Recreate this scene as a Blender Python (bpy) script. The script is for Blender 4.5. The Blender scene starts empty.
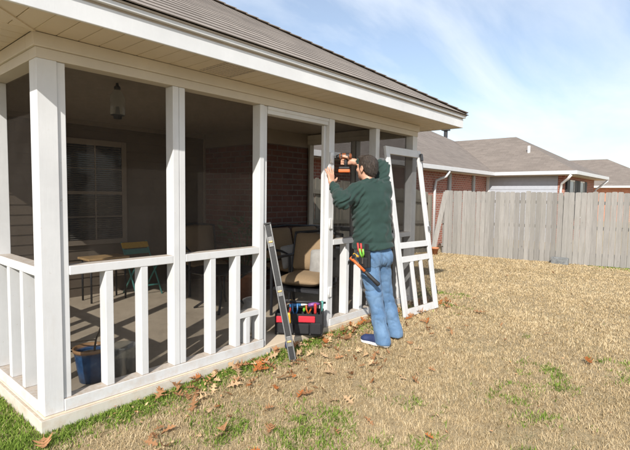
import bpy, bmesh, math, random
import numpy as np
from mathutils import Vector, Matrix, Euler

random.seed(7)
rng = np.random.default_rng(11)
sc = bpy.context.scene
COL = sc.collection

# ------------------------------------------------------------------ helpers
def tag(o, label=None, cat=None, group=None, kind=None):
    if label: o['label'] = label
    if cat: o['category'] = cat
    if group: o['group'] = group
    if kind: o['kind'] = kind
    return o

def empty(name, loc, label, cat, group=None):
    o = bpy.data.objects.new(name, None)
    o.empty_display_size = .1
    o.location = loc
    COL.objects.link(o)
    return tag(o, label, cat, group)

def root_loc(o):
    while o.parent: o = o.parent
    return np.array(o.location) if o.type == 'EMPTY' else np.zeros(3)

class MB:
    """collects shapes; build() links them as ONE mesh object"""
    def __init__(s):
        s.v = []; s.f = []; s.uv = []; s.tone = []; s.has_uv = False; s.t = .5
    def add(s, vs, fs, uvs=None):
        b = len(s.v); s.v.extend([tuple(map(float, p)) for p in vs])
        for i, f in enumerate(fs):
            s.f.append([b + k for k in f]); s.tone.append(s.t)
            s.uv.append(uvs[i] if uvs else None)
        if uvs: s.has_uv = True
        return s
    def box(s, x0, x1, y0, y1, z0, z1):
        vs = [(x, y, z) for x in (x0, x1) for y in (y0, y1) for z in (z0, z1)]
        return s.add(vs, [(0,1,3,2),(4,6,7,5),(0,4,5,1),(2,3,7,6),(0,2,6,4),(1,5,7,3)])
    def obox(s, c, ax, ay, az):
        c, ax, ay, az = map(np.array, (c, ax, ay, az))
        vs = [c + i*ax + j*ay + k*az for i in (-.5,.5) for j in (-.5,.5) for k in (-.5,.5)]
        return s.add(vs, [(0,1,3,2),(4,6,7,5),(0,4,5,1),(2,3,7,6),(0,2,6,4),(1,5,7,3)])
    def bar(s, p, q, w, h, up=(0,0,1)):
        p = np.array(p, float); q = np.array(q, float); d = q-p; L = np.linalg.norm(d); u = d/L
        up = np.array(up, float)
        if abs(u@up) > .95: up = np.array((0,1,0.)) if abs(u[1]) < .9 else np.array((1,0,0.))
        r = np.cross(u, up); r /= np.linalg.norm(r); t = np.cross(r, u)
        return s.obox((p+q)/2, d, r*w, t*h)
    def tube(s, pts, r, n=8, caps=True):
        pts = [np.array(p, float) for p in pts]; m = len(pts)
        rs = r if hasattr(r, '__len__') else [r]*m
        b = []; prev = None
        for i, p in enumerate(pts):
            d = pts[min(i+1, m-1)] - pts[max(i-1, 0)]; d = d/np.linalg.norm(d)
            if prev is None:
                a = np.array((0,0,1.)) if abs(d[2]) < .9 else np.array((1.,0,0))
                u = np.cross(d, a)
            else:
                u = prev - d*(prev@d)
            u /= np.linalg.norm(u); prev = u; w = np.cross(d, u)
            for k in range(n):
                t = 2*math.pi*k/n
                b.append(p + rs[i]*(u*math.cos(t)+w*math.sin(t)))
        fs = []
        for i in range(m-1):
            for k in range(n):
                fs.append((i*n+k, i*n+(k+1)%n, (i+1)*n+(k+1)%n, (i+1)*n+k))
        if caps:
            fs.append(tuple(range(n-1, -1, -1))); fs.append(tuple((m-1)*n+k for k in range(n)))
        return s.add(b, fs)
    def lathe(s, prof, c=(0,0,0), n=24, caps=True, sq=0):
        vs = []; m = len(prof)
        for r, z in prof:
            for k in range(n):
                t = 2*math.pi*k/n
                vs.append((c[0]+r*math.cos(t), c[1]+r*math.sin(t), c[2]+z))
        fs = [(i*n+k, i*n+(k+1)%n, (i+1)*n+(k+1)%n, (i+1)*n+k) for i in range(m-1) for k in range(n)]
        if caps:
            fs.append(tuple(range(n-1,-1,-1))); fs.append(tuple((m-1)*n+k for k in range(n)))
        return s.add(vs, fs)
    def quad(s, a, b, c, d, uv=None):
        return s.add([a,b,c,d], [(0,1,2,3)], [uv] if uv else None)
    def build(s, name, mat, parent=None, bevel=0, smooth=False, sub=0):
        me = bpy.data.meshes.new(name)
        off = root_loc(parent) if parent is not None else np.zeros(3)
        me.from_pydata([tuple(np.array(p)-off) for p in s.v], [], s.f)
        a = me.attributes.new('tone', 'FLOAT', 'FACE'); a.data.foreach_set('value', s.tone)
        if s.has_uv:
            ul = me.uv_layers.new(name='UVMap'); i = 0; dat = []
            for f, u in zip(s.f, s.uv):
                for k in range(len(f)): dat.extend(u[k] if u else (0,0))
            ul.data.foreach_set('uv', dat)
        me.materials.append(mat)
        if smooth: me.polygons.foreach_set('use_smooth', [True]*len(me.polygons))
        o = bpy.data.objects.new(name, me); COL.objects.link(o)
        if parent is not None: o.parent = parent
        if bevel:
            m = o.modifiers.new('bevel', 'BEVEL'); m.width = bevel; m.segments = 2; m.limit_method = 'ANGLE'; m.angle_limit = .6
        if sub:
            m = o.modifiers.new('sub', 'SUBSURF'); m.levels = sub; m.render_levels = sub
        return o

def B(*a): return MB().box(*a)

# ------------------------------------------------------------------ materials
class NT:
    def __init__(s, name):
        s.m = bpy.data.materials.new(name); s.m.use_nodes = True
        s.n = s.m.node_tree; s.n.nodes.clear()
        s.out = s.n.nodes.new('ShaderNodeOutputMaterial')
    def __call__(s, t, **kw):
        nd = s.n.nodes.new('ShaderNode'+t)
        ins = kw.pop('i', {})
        for k, v in kw.items(): setattr(nd, k, v)
        for k, v in ins.items(): s.set(nd, k, v)
        return nd
    def set(s, nd, k, v):
        sock = nd.inputs[k]
        if isinstance(v, bpy.types.NodeSocket): s.n.links.new(v, sock)
        elif isinstance(v, bpy.types.Node): s.n.links.new(v.outputs[0], sock)
        else:
            if hasattr(sock.default_value, '__len__') and len(v) == 3 and len(sock.default_value) == 4: v = (*v, 1)
            sock.default_value = v
    def noise(s, scale, detail=4, rough=.55, vec=None, dist=0):
        nd = s('TexNoise', i={'Scale':scale,'Detail':detail,'Roughness':rough,'Distortion':dist})
        if vec is not None: s.set(nd, 'Vector', vec)
        return nd.outputs[0]
    def ramp(s, fac, stops, interp='LINEAR'):
        nd = s('ValToRGB'); s.set(nd, 'Fac', fac); cr = nd.color_ramp; cr.interpolation = interp
        while len(cr.elements) < len(stops): cr.elements.new(.5)
        for e, (p, c) in zip(cr.elements, stops):
            e.position = p; e.color = (c,c,c,1) if not hasattr(c,'__len__') else (*c,1)
        return nd.outputs[0]
    def mix(s, fac, a, b, mode='MIX'):
        nd = s('Mix', data_type='RGBA', blend_type=mode)
        s.set(nd, 0, fac); s.set(nd, 6, a); s.set(nd, 7, b); return nd.outputs[2]
    def math(s, op, a, b=0.0, c=0.0):
        nd = s('Math', operation=op); s.set(nd,0,a); s.set(nd,1,b)
        if op in ('MULTIPLY_ADD','SMOOTH_MIN'): s.set(nd,2,c)
        return nd.outputs[0]
    def mapping(s, scale=(1,1,1), rot=(0,0,0), src='Object'):
        tc = s('TexCoord'); mp = s('Mapping', i={'Scale':scale,'Rotation':rot}); s.n.links.new(tc.outputs[src], mp.inputs['Vector']); return mp.outputs[0]
    def attr(s, name):
        return s('Attribute', attribute_name=name)
    def finish(s, color, rough=.6, bump=None, bstr=.3, bdist=.01, **kw):
        p = s('BsdfPrincipled'); s.set(p,'Base Color',color); s.set(p,'Roughness',rough)
        for k, v in kw.items(): s.set(p, k, v)
        if bump is not None:
            b = s('Bump', i={'Strength':bstr,'Distance':bdist}); s.set(b,'Height',bump); s.set(p,'Normal',b)
        s.n.links.new(p.outputs[0], s.out.inputs[0]); return s.m

M = {}
def simple(key, col, rough=.6, var=.12, scale=40, bstr=.15, bdist=.003, **kw):
    t = NT(key); v = t.mapping()
    n = t.noise(scale, 5, .6, v)
    dark = tuple(c*(1-var) for c in col); lite = tuple(min(1,c*(1+var)) for c in col)
    M[key] = t.finish(t.ramp(n, [(.3,dark),(.7,lite)]), rough, n, bstr, bdist, **kw); return M[key]

def paint(key, col, dirt=(.30,.22,.14), amt=.35, top=.75):
    t = NT(key); v = t.mapping()
    n1 = t.noise(2.2, 6, .65, v); n2 = t.noise(34, 5, .7, v); n3 = t.noise(9, 6, .7, t.mapping((1,1,.22)))
    d = t.ramp(n3, [(.56,0.),(.80,1.)]); d = t.math('MULTIPLY', d, amt)
    base = t.mix(t.ramp(n1,[(.3,0.),(.7,1.)]), tuple(c*.85 for c in col), col)
    specks = t.ramp(n2, [(.66,0.),(.70,1.)]); specks = t.math('MULTIPLY', specks, amt*.9)
    # dirt that settles on level ledges (part of the paint, stays put)
    g = t('NewGeometry'); sx = t('SeparateXYZ'); t.set(sx,0,g.outputs['Normal'])
    up = t.ramp(sx.outputs['Z'], [(.8,0.),(.95,1.)]); up = t.math('MULTIPLY', up, t.ramp(n2,[(.25,.45*top),(.6,top)]))
    # soil splashed on the bottom few inches
    tc = t('SeparateXYZ'); t.set(tc,0,g.outputs['Position'])
    low = t.ramp(t.math('MULTIPLY_ADD', tc.outputs['Z'], 1.0, .1), [(0.02,1.),(.26,0.)])
    low = t.math('MULTIPLY', low, t.ramp(t.noise(11,6,.75,v), [(.45,0.),(.72,.62)]))
    c = t.mix(d, base, tuple((a+b)/2 for a,b in zip(col,dirt)))
    c = t.mix(specks, c, dirt); c = t.mix(up, c, dirt); c = t.mix(low, c, (.42,.27,.14))
    grain = t.noise(60, 4, .6, t.mapping((1,1,.12)))
    M[key] = t.finish(c, .55, grain, .25, .002); return M[key]
paint('white_paint', (.64,.645,.65), amt=.45)
paint('cream_paint', (.56,.51,.43), amt=.25)
paint('trim_brown', (.26,.215,.17), amt=.25)
paint('fascia_paint', (.68,.69,.70), amt=.10, top=.2)
paint('old_white', (.62,.58,.51), amt=.6)
simple('soffit_vinyl', (.56,.48,.365), .5, .05, 3)
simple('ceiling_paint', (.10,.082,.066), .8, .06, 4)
simple('drip_metal', (.36,.31,.26), .45, .08, 20)
simple('gutter_metal', (.56,.56,.56), .4, .05, 6)
simple('dark_metal', (.025,.025,.028), .45, .2, 60)
simple('black_fabric', (.013,.013,.015), .85, .3, 120, .5, .002)
simple('red_fabric', (.45,.015,.03), .75, .2, 120, .5, .002)
simple('beige_fabric', (.23,.16,.092), .9, .10, 90, .5, .003)
simple('alu', (.17,.17,.17), .5, .15, 50, Metallic=.5)
simple('steel', (.45,.45,.46), .3, .1, 60, Metallic=1.0)
simple('black_rubber', (.014,.014,.015), .6, .3, 80)
simple('orange_plastic', (.52,.11,.02), .5, .1, 30)
simple('brown_drill', (.20,.06,.02), .4, .25, 40)
simple('green_plastic', (.16,.42,.05), .4, .1, 30)
simple('red_plastic', (.40,.03,.025), .5, .1, 30)
simple('yellow_plastic', (.58,.34,.04), .4, .1, 30)
simple('blue_plastic', (.04,.15,.33), .4, .1, 30)
simple('purple_plastic', (.17,.06,.22), .4, .1, 30)
simple('teal_plastic', (.08,.28,.25), .45, .1, 30)
simple('navy_case', (.02,.03,.07), .4, .2, 30)
simple('white_plastic', (.75,.75,.74), .45, .05, 20)
simple('leaf_dark', (.025,.06,.018), .6, .4, 30)
simple('wood_top', (.50,.33,.16), .55, .2, 14)
simple('terracotta', (.42,.17,.08), .75, .15, 30)
simple('soil', (.05,.035,.022), .95, .4, 60, .8, .01)
simple('concrete_block', (.17,.175,.175), .9, .35, 14, .6, .01)
simple('grey_trim', (.33,.33,.32), .7, .1, 10)
simple('door_shutter', (.015,.015,.017), .6, .2, 20)
simple('grey_sack', (.42,.40,.37), .75, .25, 12, .6, .02)
simple('skin', (.52,.29,.20), .5, .10, 60, .15, .001, **{'Subsurface Weight':.12,'Subsurface Radius':(.01,.004,.002)})
simple('shoe_navy', (.018,.032,.10), .65, .25, 90, .4, .002)
simple('shoe_sole', (.75,.75,.73), .6, .08, 30)

def m_pot():
    t = NT('blue_glaze'); v = t.mapping(); n = t.noise(14, 6, .65, v)
    g = t('NewGeometry'); s = t('SeparateXYZ'); t.set(s,0,v)
    rim = t.ramp(t.math('ADD', s.outputs['Z'], t.math('MULTIPLY', n, .02)), [(.215,0.),(.228,1.)])
    c = t.ramp(n, [(.3,(.018,.055,.15)),(.6,(.045,.13,.30)),(.8,(.16,.25,.40))])
    c = t.mix(rim, c, (.42,.24,.12))
    M['blue_glaze'] = t.finish(c, .25, n, .15, .004)
m_pot()

def m_concrete():
    t = NT('porch_concrete'); v = t.mapping()
    n1 = t.noise(1.6, 7, .65, v); n2 = t.noise(50, 5, .7, v); n3 = t.noise(5, 7, .7, v)
    c = t.mix(t.ramp(n1,[(.3,0.),(.7,1.)]), (.50,.41,.30), (.66,.55,.41))
    c = t.mix(t.math('MULTIPLY', t.ramp(n3,[(.5,0.),(.75,1.)]), .45), c, (.27,.21,.15))
    c = t.mix(t.math('MULTIPLY', t.ramp(n2,[(.4,0.),(.7,1.)]), .25), c, (.58,.52,.43))
    M['porch_concrete'] = t.finish(c, .85, n2, .25, .004)
m_concrete()

def m_shingle(key, ca, cb, cc, gap=.75):
    t = NT(key); tc = t('TexCoord')
    br = t('TexBrick', offset=.37, i={'Scale':1.0,'Mortar Size':.004,'Mortar Smooth':.3,'Bias':0.0,'Brick Width':.30,'Row Height':.14,'Color1':(0,0,0),'Color2':(1,1,1),'Mortar':(.0,.0,.0)})
    t.n.links.new(tc.outputs['UV'], br.inputs['Vector'])
    v = t.mapping(); n = t.noise(90, 5, .7, v); big = t.noise(1.1, 5, .6, v); streak = t.noise(6, 4, .6, t.mapping((1,.25,.25)))
    c = t.mix(br.outputs['Color'], ca, cb)
    c = t.mix(t.ramp(n,[(.35,0.),(.68,.7)]), c, cc)
    c = t.mix(t.math('MULTIPLY', t.ramp(big,[(.35,0.),(.7,1.)]), .4), c, tuple(x*1.25 for x in cb))
    c = t.mix(t.math('MULTIPLY', t.ramp(streak,[(.45,0.),(.75,1.)]), .35), c, ca)
    c = t.mix(t.math('MULTIPLY', br.outputs['Fac'], gap), c, (.03,.026,.022))
    h = t.math('ADD', t.math('MULTIPLY', n, .5), t.math('MULTIPLY', br.outputs['Color'], .6))
    M[key] = t.finish(c, .9, h, .5, .006)
m_shingle('shingle', (.13,.108,.092), (.27,.228,.195), (.31,.27,.235), .42)
m_shingle('shingle_far', (.125,.102,.086), (.19,.158,.135), (.23,.195,.168), .3)

def m_brick(key, c1, c2, mort, rot):
    t = NT(key); tc = t('TexCoord'); v = t.mapping((1,1,1), rot)
    if rot[2]:
        sp = t('SeparateXYZ'); t.set(sp,0,t.mapping()); cb_ = t('CombineXYZ'); t.set(cb_,0,sp.outputs['Y']); t.set(cb_,1,sp.outputs['Z']); v = cb_.outputs[0]
    n = t.noise(30, 5, .7, v); big = t.noise(3, 4, .6, v)
    br = t('TexBrick', offset=.5, i={'Scale':1.0,'Mortar Size':.010,'Mortar Smooth':.2,'Bias':-.1,'Brick Width':.205,'Row Height':.077,'Color1':c1,'Color2':c2,'Mortar':mort})
    t.set(br,'Vector',v)
    c = t.mix(t.ramp(n,[(.35,0.),(.75,.5)]), br.outputs['Color'], tuple(x*.55 for x in c1))
    c = t.mix(t.math('MULTIPLY', t.ramp(big,[(.4,0.),(.7,1.)]), .3), c, tuple(min(1,x*1.5) for x in c2))
    h = t.math('ADD', t.math('MULTIPLY', br.outputs['Fac'], -1.0), t.math('MULTIPLY', n, .3))
    M[key] = t.finish(c, .9, h, .6, .008)
H = math.pi/2
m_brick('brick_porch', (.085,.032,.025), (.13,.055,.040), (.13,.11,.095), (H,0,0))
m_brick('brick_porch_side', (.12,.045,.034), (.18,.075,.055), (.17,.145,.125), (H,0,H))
m_brick('brick_far', (.24,.075,.050), (.36,.13,.085), (.42,.36,.30), (H,0,0))
m_brick('brick_far_side', (.24,.075,.050), (.36,.13,.085), (.42,.36,.30), (H,0,H))
m_brick('brick_orange', (.45,.16,.09), (.55,.22,.12), (.42,.36,.30), (H,0,H))

def m_siding(key, col, var=.06):
    t = NT(key); v = t.mapping(); n = t.noise(8, 5, .6, v)
    M[key] = t.finish(t.ramp(n,[(.3,tuple(c*(1-var) for c in col)),(.7,tuple(c*(1+var) for c in col))]), .6, t.noise(50,3,.6,t.mapping((.1,.1,1))), .15, .002)
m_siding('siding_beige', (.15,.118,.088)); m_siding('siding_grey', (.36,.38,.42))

def m_glass_dark():
    t = NT('window_glass'); M['window_glass'] = t.finish((.02,.022,.025), .06, t.noise(3,2), .02, .01, **{'Specular IOR Level':.6})
m_glass_dark()
def m_clear():
    t = NT('clear_glass')
    g = t('BsdfGlossy', i={'Color':(.9,.9,.9),'Roughness':.08}); tr = t('BsdfTransparent', i={'Color':(.86,.88,.87)})
    lw = t('LayerWeight', i={'Blend':.35}); df = t('BsdfDiffuse', i={'Color':(.6,.6,.58)})
    m1 = t('MixShader'); t.set(m1,0,.22); t.set(m1,1,tr); t.set(m1,2,df)
    m2 = t('MixShader'); t.set(m2,0,t.math('MULTIPLY',lw.outputs['Facing'],.5)); t.set(m2,1,m1); t.set(m2,2,g)
    t.n.links.new(m2.outputs[0], t.out.inputs[0]); M['clear_glass'] = t.m
m_clear()

def m_screen(key, T, alb):
    """woven fly screen: open share falls with the slant, as a real mesh does"""
    t = NT(key); g = t('NewGeometry')
    dot = t('VectorMath', operation='DOT_PRODUCT'); t.set(dot,0,g.outputs['Incoming']); t.set(dot,1,g.outputs['Normal'])
    c = t.math('MAXIMUM', t.math('ABSOLUTE', dot.outputs['Value']), .5)
    op = t.math('POWER', T, t.math('DIVIDE', 1.0, c))
    dust = t.noise(5, 6, .7, t.mapping())
    op = t.math('MULTIPLY', op, t.ramp(dust, [(.3,1.),(.8,.9)]))
    df = t('BsdfDiffuse', i={'Color':t.ramp(dust,[(.3,tuple(x*.85 for x in alb)),(.75,tuple(x*1.3 for x in alb))])})
    tr = t('BsdfTransparent')
    mx = t('MixShader'); t.set(mx,0,op); t.set(mx,1,df); t.set(mx,2,tr)
    t.n.links.new(mx.outputs[0], t.out.inputs[0]); M[key] = t.m
m_screen('fly_screen', .83, (.032,.028,.025))

def m_fence(key, lo, hi, moss):
    t = NT(key); a = t.attr('tone'); v = t.mapping((1,1,.06))
    grain = t.noise(34, 7, .75, v, .8); big = t.noise(2.2, 5, .65, t.mapping((1,1,.5)))
    c = t.mix(grain, lo, hi)
    tone = t.ramp(a.outputs['Fac'], [(0,.70),(1,1.25)])
    c = t.mix(1.0, c, tone, 'MULTIPLY')
    c = t.mix(t.math('MULTIPLY', t.ramp(big,[(.45,0.),(.72,1.)]), .5), c, moss)
    kn = t.noise(16, 3, .6, t.mapping((1,1,.55))); c = t.mix(t.ramp(kn,[(.70,0.),(.76,.6)]), c, tuple(x*.45 for x in lo))
    M[key] = t.finish(c, .9, grain, .5, .004)
m_fence('fence_wood', (.11,.103,.096), (.39,.37,.345), (.22,.21,.185))
m_fence('fence_dark', (.15,.135,.105), (.27,.245,.20), (.13,.13,.09))

def m_ground():
    t = NT('lawn_soil'); v = t.mapping()
    a = t.noise(1.2, 6, .6, v); b = t.noise(26, 7, .75, v); d = t.noise(110, 4, .7, v)
    c = t.mix(b, (.22,.158,.080), (.49,.375,.215))
    c = t.mix(t.math('MULTIPLY', t.ramp(a,[(.5,0.),(.7,1.)]), .25), c, (.14,.17,.06))
    c = t.mix(t.math('MULTIPLY', t.ramp(d,[(.4,0.),(.65,1.)]), .5), c, (.52,.41,.25))
    M['lawn_soil'] = t.finish(c, .95, t.math('ADD', b, d), .7, .03)
m_ground()

def m_tone(key, stops, rough=.7, trans=0):
    t = NT(key); a = t.attr('tone'); c = t.ramp(a.outputs['Fac'], stops)
    if trans:
        d = t('BsdfDiffuse'); t.set(d,0,c); tl = t('BsdfTranslucent'); t.set(tl,0,c)
        m = t('MixShader'); t.set(m,0,trans); t.set(m,1,d); t.set(m,2,tl); t.n.links.new(m.outputs[0], t.out.inputs[0]); M[key] = t.m
    else: M[key] = t.finish(c, rough)
m_tone('grass_tan', [(0,(.13,.09,.042)),(.3,(.41,.305,.165)),(.65,(.585,.455,.27)),(1,(.70,.575,.38))], trans=.25)
m_tone('grass_green', [(0,(.07,.11,.02)),(.5,(.17,.26,.045)),(1,(.33,.42,.09))], trans=.35)

def m_leaf(key, a, b):
    t = NT(key); v = t.mapping(); n = t.noise(26, 5, .65, v); r = t('ObjectInfo').outputs['Random']
    c = t.ramp(n, [(.3,a),(.7,b)])
    c = t.mix(1.0, c, t.ramp(r,[(0,.72),(1,1.3)]), 'MULTIPLY')
    d = t('BsdfDiffuse'); t.set(d,0,c); tl = t('BsdfTranslucent'); t.set(tl,0,c)
    m = t('MixShader'); t.set(m,0,.2); t.set(m,1,d); t.set(m,2,tl); t.n.links.new(m.outputs[0], t.out.inputs[0]); M[key] = t.m
m_leaf('leaf_brown', (.26,.125,.058), (.40,.22,.115)); m_leaf('leaf_pale', (.44,.29,.16), (.58,.41,.25)); m_leaf('leaf_rust', (.28,.09,.03), (.44,.17,.06))

def m_cloth(key, a, b, weave, bstr, streak=None):
    t = NT(key); v = t.mapping(); n = t.noise(7, 6, .65, v); w = t.noise(weave, 3, .6, v)
    c = t.mix(t.ramp(n,[(.3,0.),(.72,1.)]), a, b)
    c = t.mix(t.math('MULTIPLY', w, .35), c, tuple(x*.72 for x in a))
    f = t.noise(17, 5, .6, t.mapping((1,1,.5)), .8)
    M[key] = t.finish(c, .9, t.math('ADD', t.math('MULTIPLY', f, 1.0), t.math('MULTIPLY', w, .12)), bstr, .012, **{'Sheen Weight':.08})
m_cloth('shirt_cloth', (.009,.030,.025), (.016,.044,.036), 300, .3)
m_cloth('denim', (.055,.125,.24), (.145,.245,.385), 350, .5)
m_cloth('denim_pocket', (.068,.14,.255), (.145,.245,.385), 350, .5)
m_cloth('pillow_cloth', (.22,.21,.20), (.36,.35,.33), 200, .2)

def m_hair():
    t = NT('hair'); v = t.mapping(); n = t.noise(90, 5, .75, t.mapping((1,1,.35)), .5)
    c = t.ramp(n, [(.34,(.012,.009,.007)),(.54,(.040,.028,.021)),(.76,(.16,.12,.095))])
    M['hair'] = t.finish(c, .5, n, .9, .012)
m_hair()
def m_blind():
    t = NT('blind'); M['blind'] = t.finish(t.ramp(t.noise(5,3,.5,t.mapping()),[(.3,(.10,.095,.085)),(.7,(.145,.135,.12))]), .5)
m_blind()

# ------------------------------------------------------------------ terrain
def sstep(a, b, x):
    t = np.clip((np.asarray(x, float)-a)/(b-a), 0, 1); return t*t*(3-2*t)
LAT = rng.random((64,64))
def vn2(x, y):
    x = np.asarray(x, float); y = np.asarray(y, float)
    xi = np.floor(x).astype(int); yi = np.floor(y).astype(int); fx = x-xi; fy = y-yi
    fx = fx*fx*(3-2*fx); fy = fy*fy*(3-2*fy)
    g = lambda i, j: LAT[i % 64, j % 64]
    return (g(xi,yi)*(1-fx)+g(xi+1,yi)*fx)*(1-fy)+(g(xi,yi+1)*(1-fx)+g(xi+1,yi+1)*fx)*fy
def ground(x, y):
    x = np.asarray(x, float); y = np.asarray(y, float)
    z = -.085 + .012*np.clip(x, 0, 3.2)
    z = z + (-.36 - z)*np.clip((x-4.0)/8.0, 0, 1)
    z = z - .03*np.clip(-y-.5, 0, 3)*(1-np.clip((x-4)/8,0,1))
    z = z + .025*(vn2(x*1.7+5, y*1.7+9)-.5)*sstep(.0,.9,np.maximum(-y, np.maximum(-x, x-4.3)))
    return z
def g1(x, y): return float(ground(x, y))

def make_ground():
    def axis(c, lo, hi, n0=.12):
        a = [c]; s = n0
        while a[-1] < hi:
            a.append(a[-1]+s); s = n0 if abs(a[-1]-c) < 9 else s*1.18
        b = [c]; s = n0
        while b[-1] > lo:
            b.append(b[-1]-s); s = n0 if abs(b[-1]-c) < 5 else s*1.18
        return np.array(b[:0:-1]+a)
    xs = axis(4, -260, 420); ys = axis(-1, -260, 300)
    X, Y = np.meshgrid(xs, ys, indexing='ij'); Z = ground(X, Y)
    nx, ny = X.shape
    v = np.stack([X,Y,Z],-1).reshape(-1,3)
    i = np.arange(nx-1)[:,None]*ny+np.arange(ny-1)[None]
    f = np.stack([i, i+ny, i+ny+1, i+1],-1).reshape(-1,4)
    me = bpy.data.meshes.new('lawn'); me.from_pydata(v.tolist(), [], f.tolist()); me.materials.append(M['lawn_soil'])
    me.polygons.foreach_set('use_smooth', [True]*len(me.polygons))
    o = bpy.data.objects.new('lawn', me); COL.objects.link(o); tag(o, kind='structure')
make_ground()

# ------------------------------------------------------------------ roofs
def roof_plane(mb, A, Bp, inward, slope, run, hipA=1.0, hipB=1.0, course=.14, th=.0045):
    """courses of shingles from the eave A-B going up; hipA/hipB = inset of each end per metre of run"""
    A = np.array(A, float); Bp = np.array(Bp, float); inward = np.array(inward, float)
    e = (Bp-A); L = np.linalg.norm(e); e /= L
    cosr = 1/math.sqrt(1+slope*slope); up = (inward + np.array((0,0,slope)))*cosr
    n = np.cross(e, up); n = n if n[2] > 0 else -n
    tot = run/cosr; k = int(math.ceil(tot/course))
    for i in range(k):
        v0 = i*course; v1 = min((i+1)*course+.004, tot)
        r0, r1 = v0*cosr, v1*cosr
        a0, b0 = hipA*r0, L-hipB*r0; a1, b1 = hipA*r1, max(L-hipB*r1, hipA*r1+.001)
        if b0 <= a0: break
        p = [A+e*a0+up*v0+n*th, A+e*b0+up*v0+n*th, A+e*b1+up*v1, A+e*a1+up*v1]
        mb.quad(*p, uv=[(a0,v0+.002),(b0,v0+.002),(b1,v1),(a1,v1)])
        q0, q1 = A+e*a0+up*v0-n*.002, A+e*b0+up*v0-n*.002
        mb.quad(q0, q1, p[1], p[0], uv=[(a0,v0+.002)]*4)

def wall_rect(mb, a, b, z0, z1, th, nrm):
    a = np.array((*a,0.)); b = np.array((*b,0.)); n = np.array((*nrm,0.))
    mb.obox((a+b)/2 + np.array((0,0,(z0+z1)/2)) - n*th/2, b-a, n*th, np.array((0,0,z1-z0)))

def siding(mb, a, b, z0, z1, nrm, th=.06, lap=.115):
    a = np.array((*a,0.)); b = np.array((*b,0.)); n = np.array((*nrm,0.)); Z = np.array((0,0,1.))
    z = z0
    while z < z1-.001:
        t = min(z+lap, z1); 
        p0 = a+Z*z+n*.014; p1 = b+Z*z+n*.014; p2 = b+Z*t; p3 = a+Z*t
        mb.quad(p0,p1,p2,p3); mb.quad(a+Z*z,b+Z*z,p1,p0); z = t
    mb.obox((a+b)/2+Z*(z0+z1)/2-n*(th/2+.002), b-a, n*th, Z*(z1-z0))

# ------------------------------------------------------------------ the house with its screened porch
house = empty('house', (2.1,0,-.1), 'brick house whose white framed porch is closed in with dark fly screens', 'house')
XE, YB, ZH, ZS = 4.24, 3.1, 2.03, 2.165          # porch end, back wall, header underside, soffit
WP = M['white_paint']
def part(mb, name, mat, parent=house, **kw): return mb.build(name, mat, parent, **kw)

slab = part(MB().box(-.012,4.252,-.016,9.0,-.45,0), 'floor_slab', M['porch_concrete'], bevel=.006)
part(MB().box(-.030,1.745,-.034,-.017,-.10,-.004), 'skirt_board', M['old_white'], bevel=.003)
part(MB().box(-.030,-.013,-.0165,3.1,-.10,-.004), 'skirt_board', M['old_white'], bevel=.003)

# corner posts and studs
part(B(0,.106,0,.112,.001,ZH), 'corner_post', WP, bevel=.003)
part(B(.108,.153,.012,.10,.072,ZH-.001), 'post', WP, bevel=.003)
part(B(4.134,XE,0,.11,.001,ZH), 'corner_post', WP, bevel=.003)
D = .092
for x0, x1, y0 in ((.842,.889,0),(.892,.939,.002),(1.642,1.689,0),(1.692,1.735,.016),(2.532,2.574,.0),(2.577,2.618,.004),(3.332,3.403,0)):
    part(B(x0,x1,y0,D,.001 if x0 in (1.692,2.532) else .0735,ZH-.001), 'post', WP, bevel=.003)
part(B(2.497,2.5305,.04,.07,.001,1.965), 'door_stop', WP, bevel=.002)
part(B(1.7365,1.755,.04,.07,.001,1.965), 'door_stop', WP, bevel=.002)
# header, frieze, door head
part(B(-.004,XE+.004,-.004,.105,ZH,2.088), 'header', M['cream_paint'], bevel=.003)
part(B(-.018,XE+.018,-.018,.105,2.0885,ZS), 'frieze_board', M['cream_paint'], bevel=.004)
part(B(1.7365,2.5305,.012,.09,1.967,ZH-.001), 'door_head', WP, bevel=.003)
part(B(1.7365,2.5305,.004,.012,2.0,2.028), 'door_head_trim', WP, bevel=.002)
part(B(-.004,.105,.106,YB,ZH,2.088), 'header', M['cream_paint'], bevel=.003)
part(B(-.018,.105,.106,YB,2.0885,ZS), 'frieze_board', M['cream_paint'], bevel=.004)
part(B(XE-.105,XE+.004,.106,1.75,ZH,2.088), 'header', M['cream_paint'], bevel=.003)
part(B(XE-.105,XE+.018,.106,YB,2.0885,ZS), 'frieze_board', M['cream_paint'], bevel=.004)
# plates and rails, front
for x0, x1 in ((.107,1.691),(2.575,4.133)):
    part(B(x0,x1,-.006,D,.001,.0725), 'bottom_plate', WP, bevel=.004)
for x0, x1 in ((.1535,.8415),(.9395,1.6415),(2.6185,3.3315),(3.4035,4.1335)):
    part(B(x0,x1,.001,D,.806,.861), 'rail', WP, bevel=.004)
    w = x1-x0
    for f in (1/3, 2/3):
        c = x0 + w*f + (.006 if f < .5 else .012)
        part(B(c-.0255,c+.0235,.003,D-.002,.073,.8055), 'picket', WP, bevel=.003)
    part(B(x0-.03,x1+.03,.0925,.0945,.05,ZH), 'fly_screen', M['fly_screen'])
part(B(1.440,1.6415,.003,D-.002,.292,.336), 'pet_door_rail', WP, bevel=.003)
part(B(1.502,1.546,.003,D-.002,.073,.2915), 'pet_door_post', WP, bevel=.003)
# small hinge leaves on the right hand jamb of the open doorway
for z in (1.66,1.02,.345):
    hg = part(B(2.545,2.590,-.009,-.0005,z-.05,z+.05), 'hinge', M['white_plastic'], bevel=.002)
    MB().tube([(2.545,-.010,z-.05),(2.545,-.010,z+.05)],.007,8).build('hinge_barrel', M['white_plastic'], hg, smooth=True)
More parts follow.
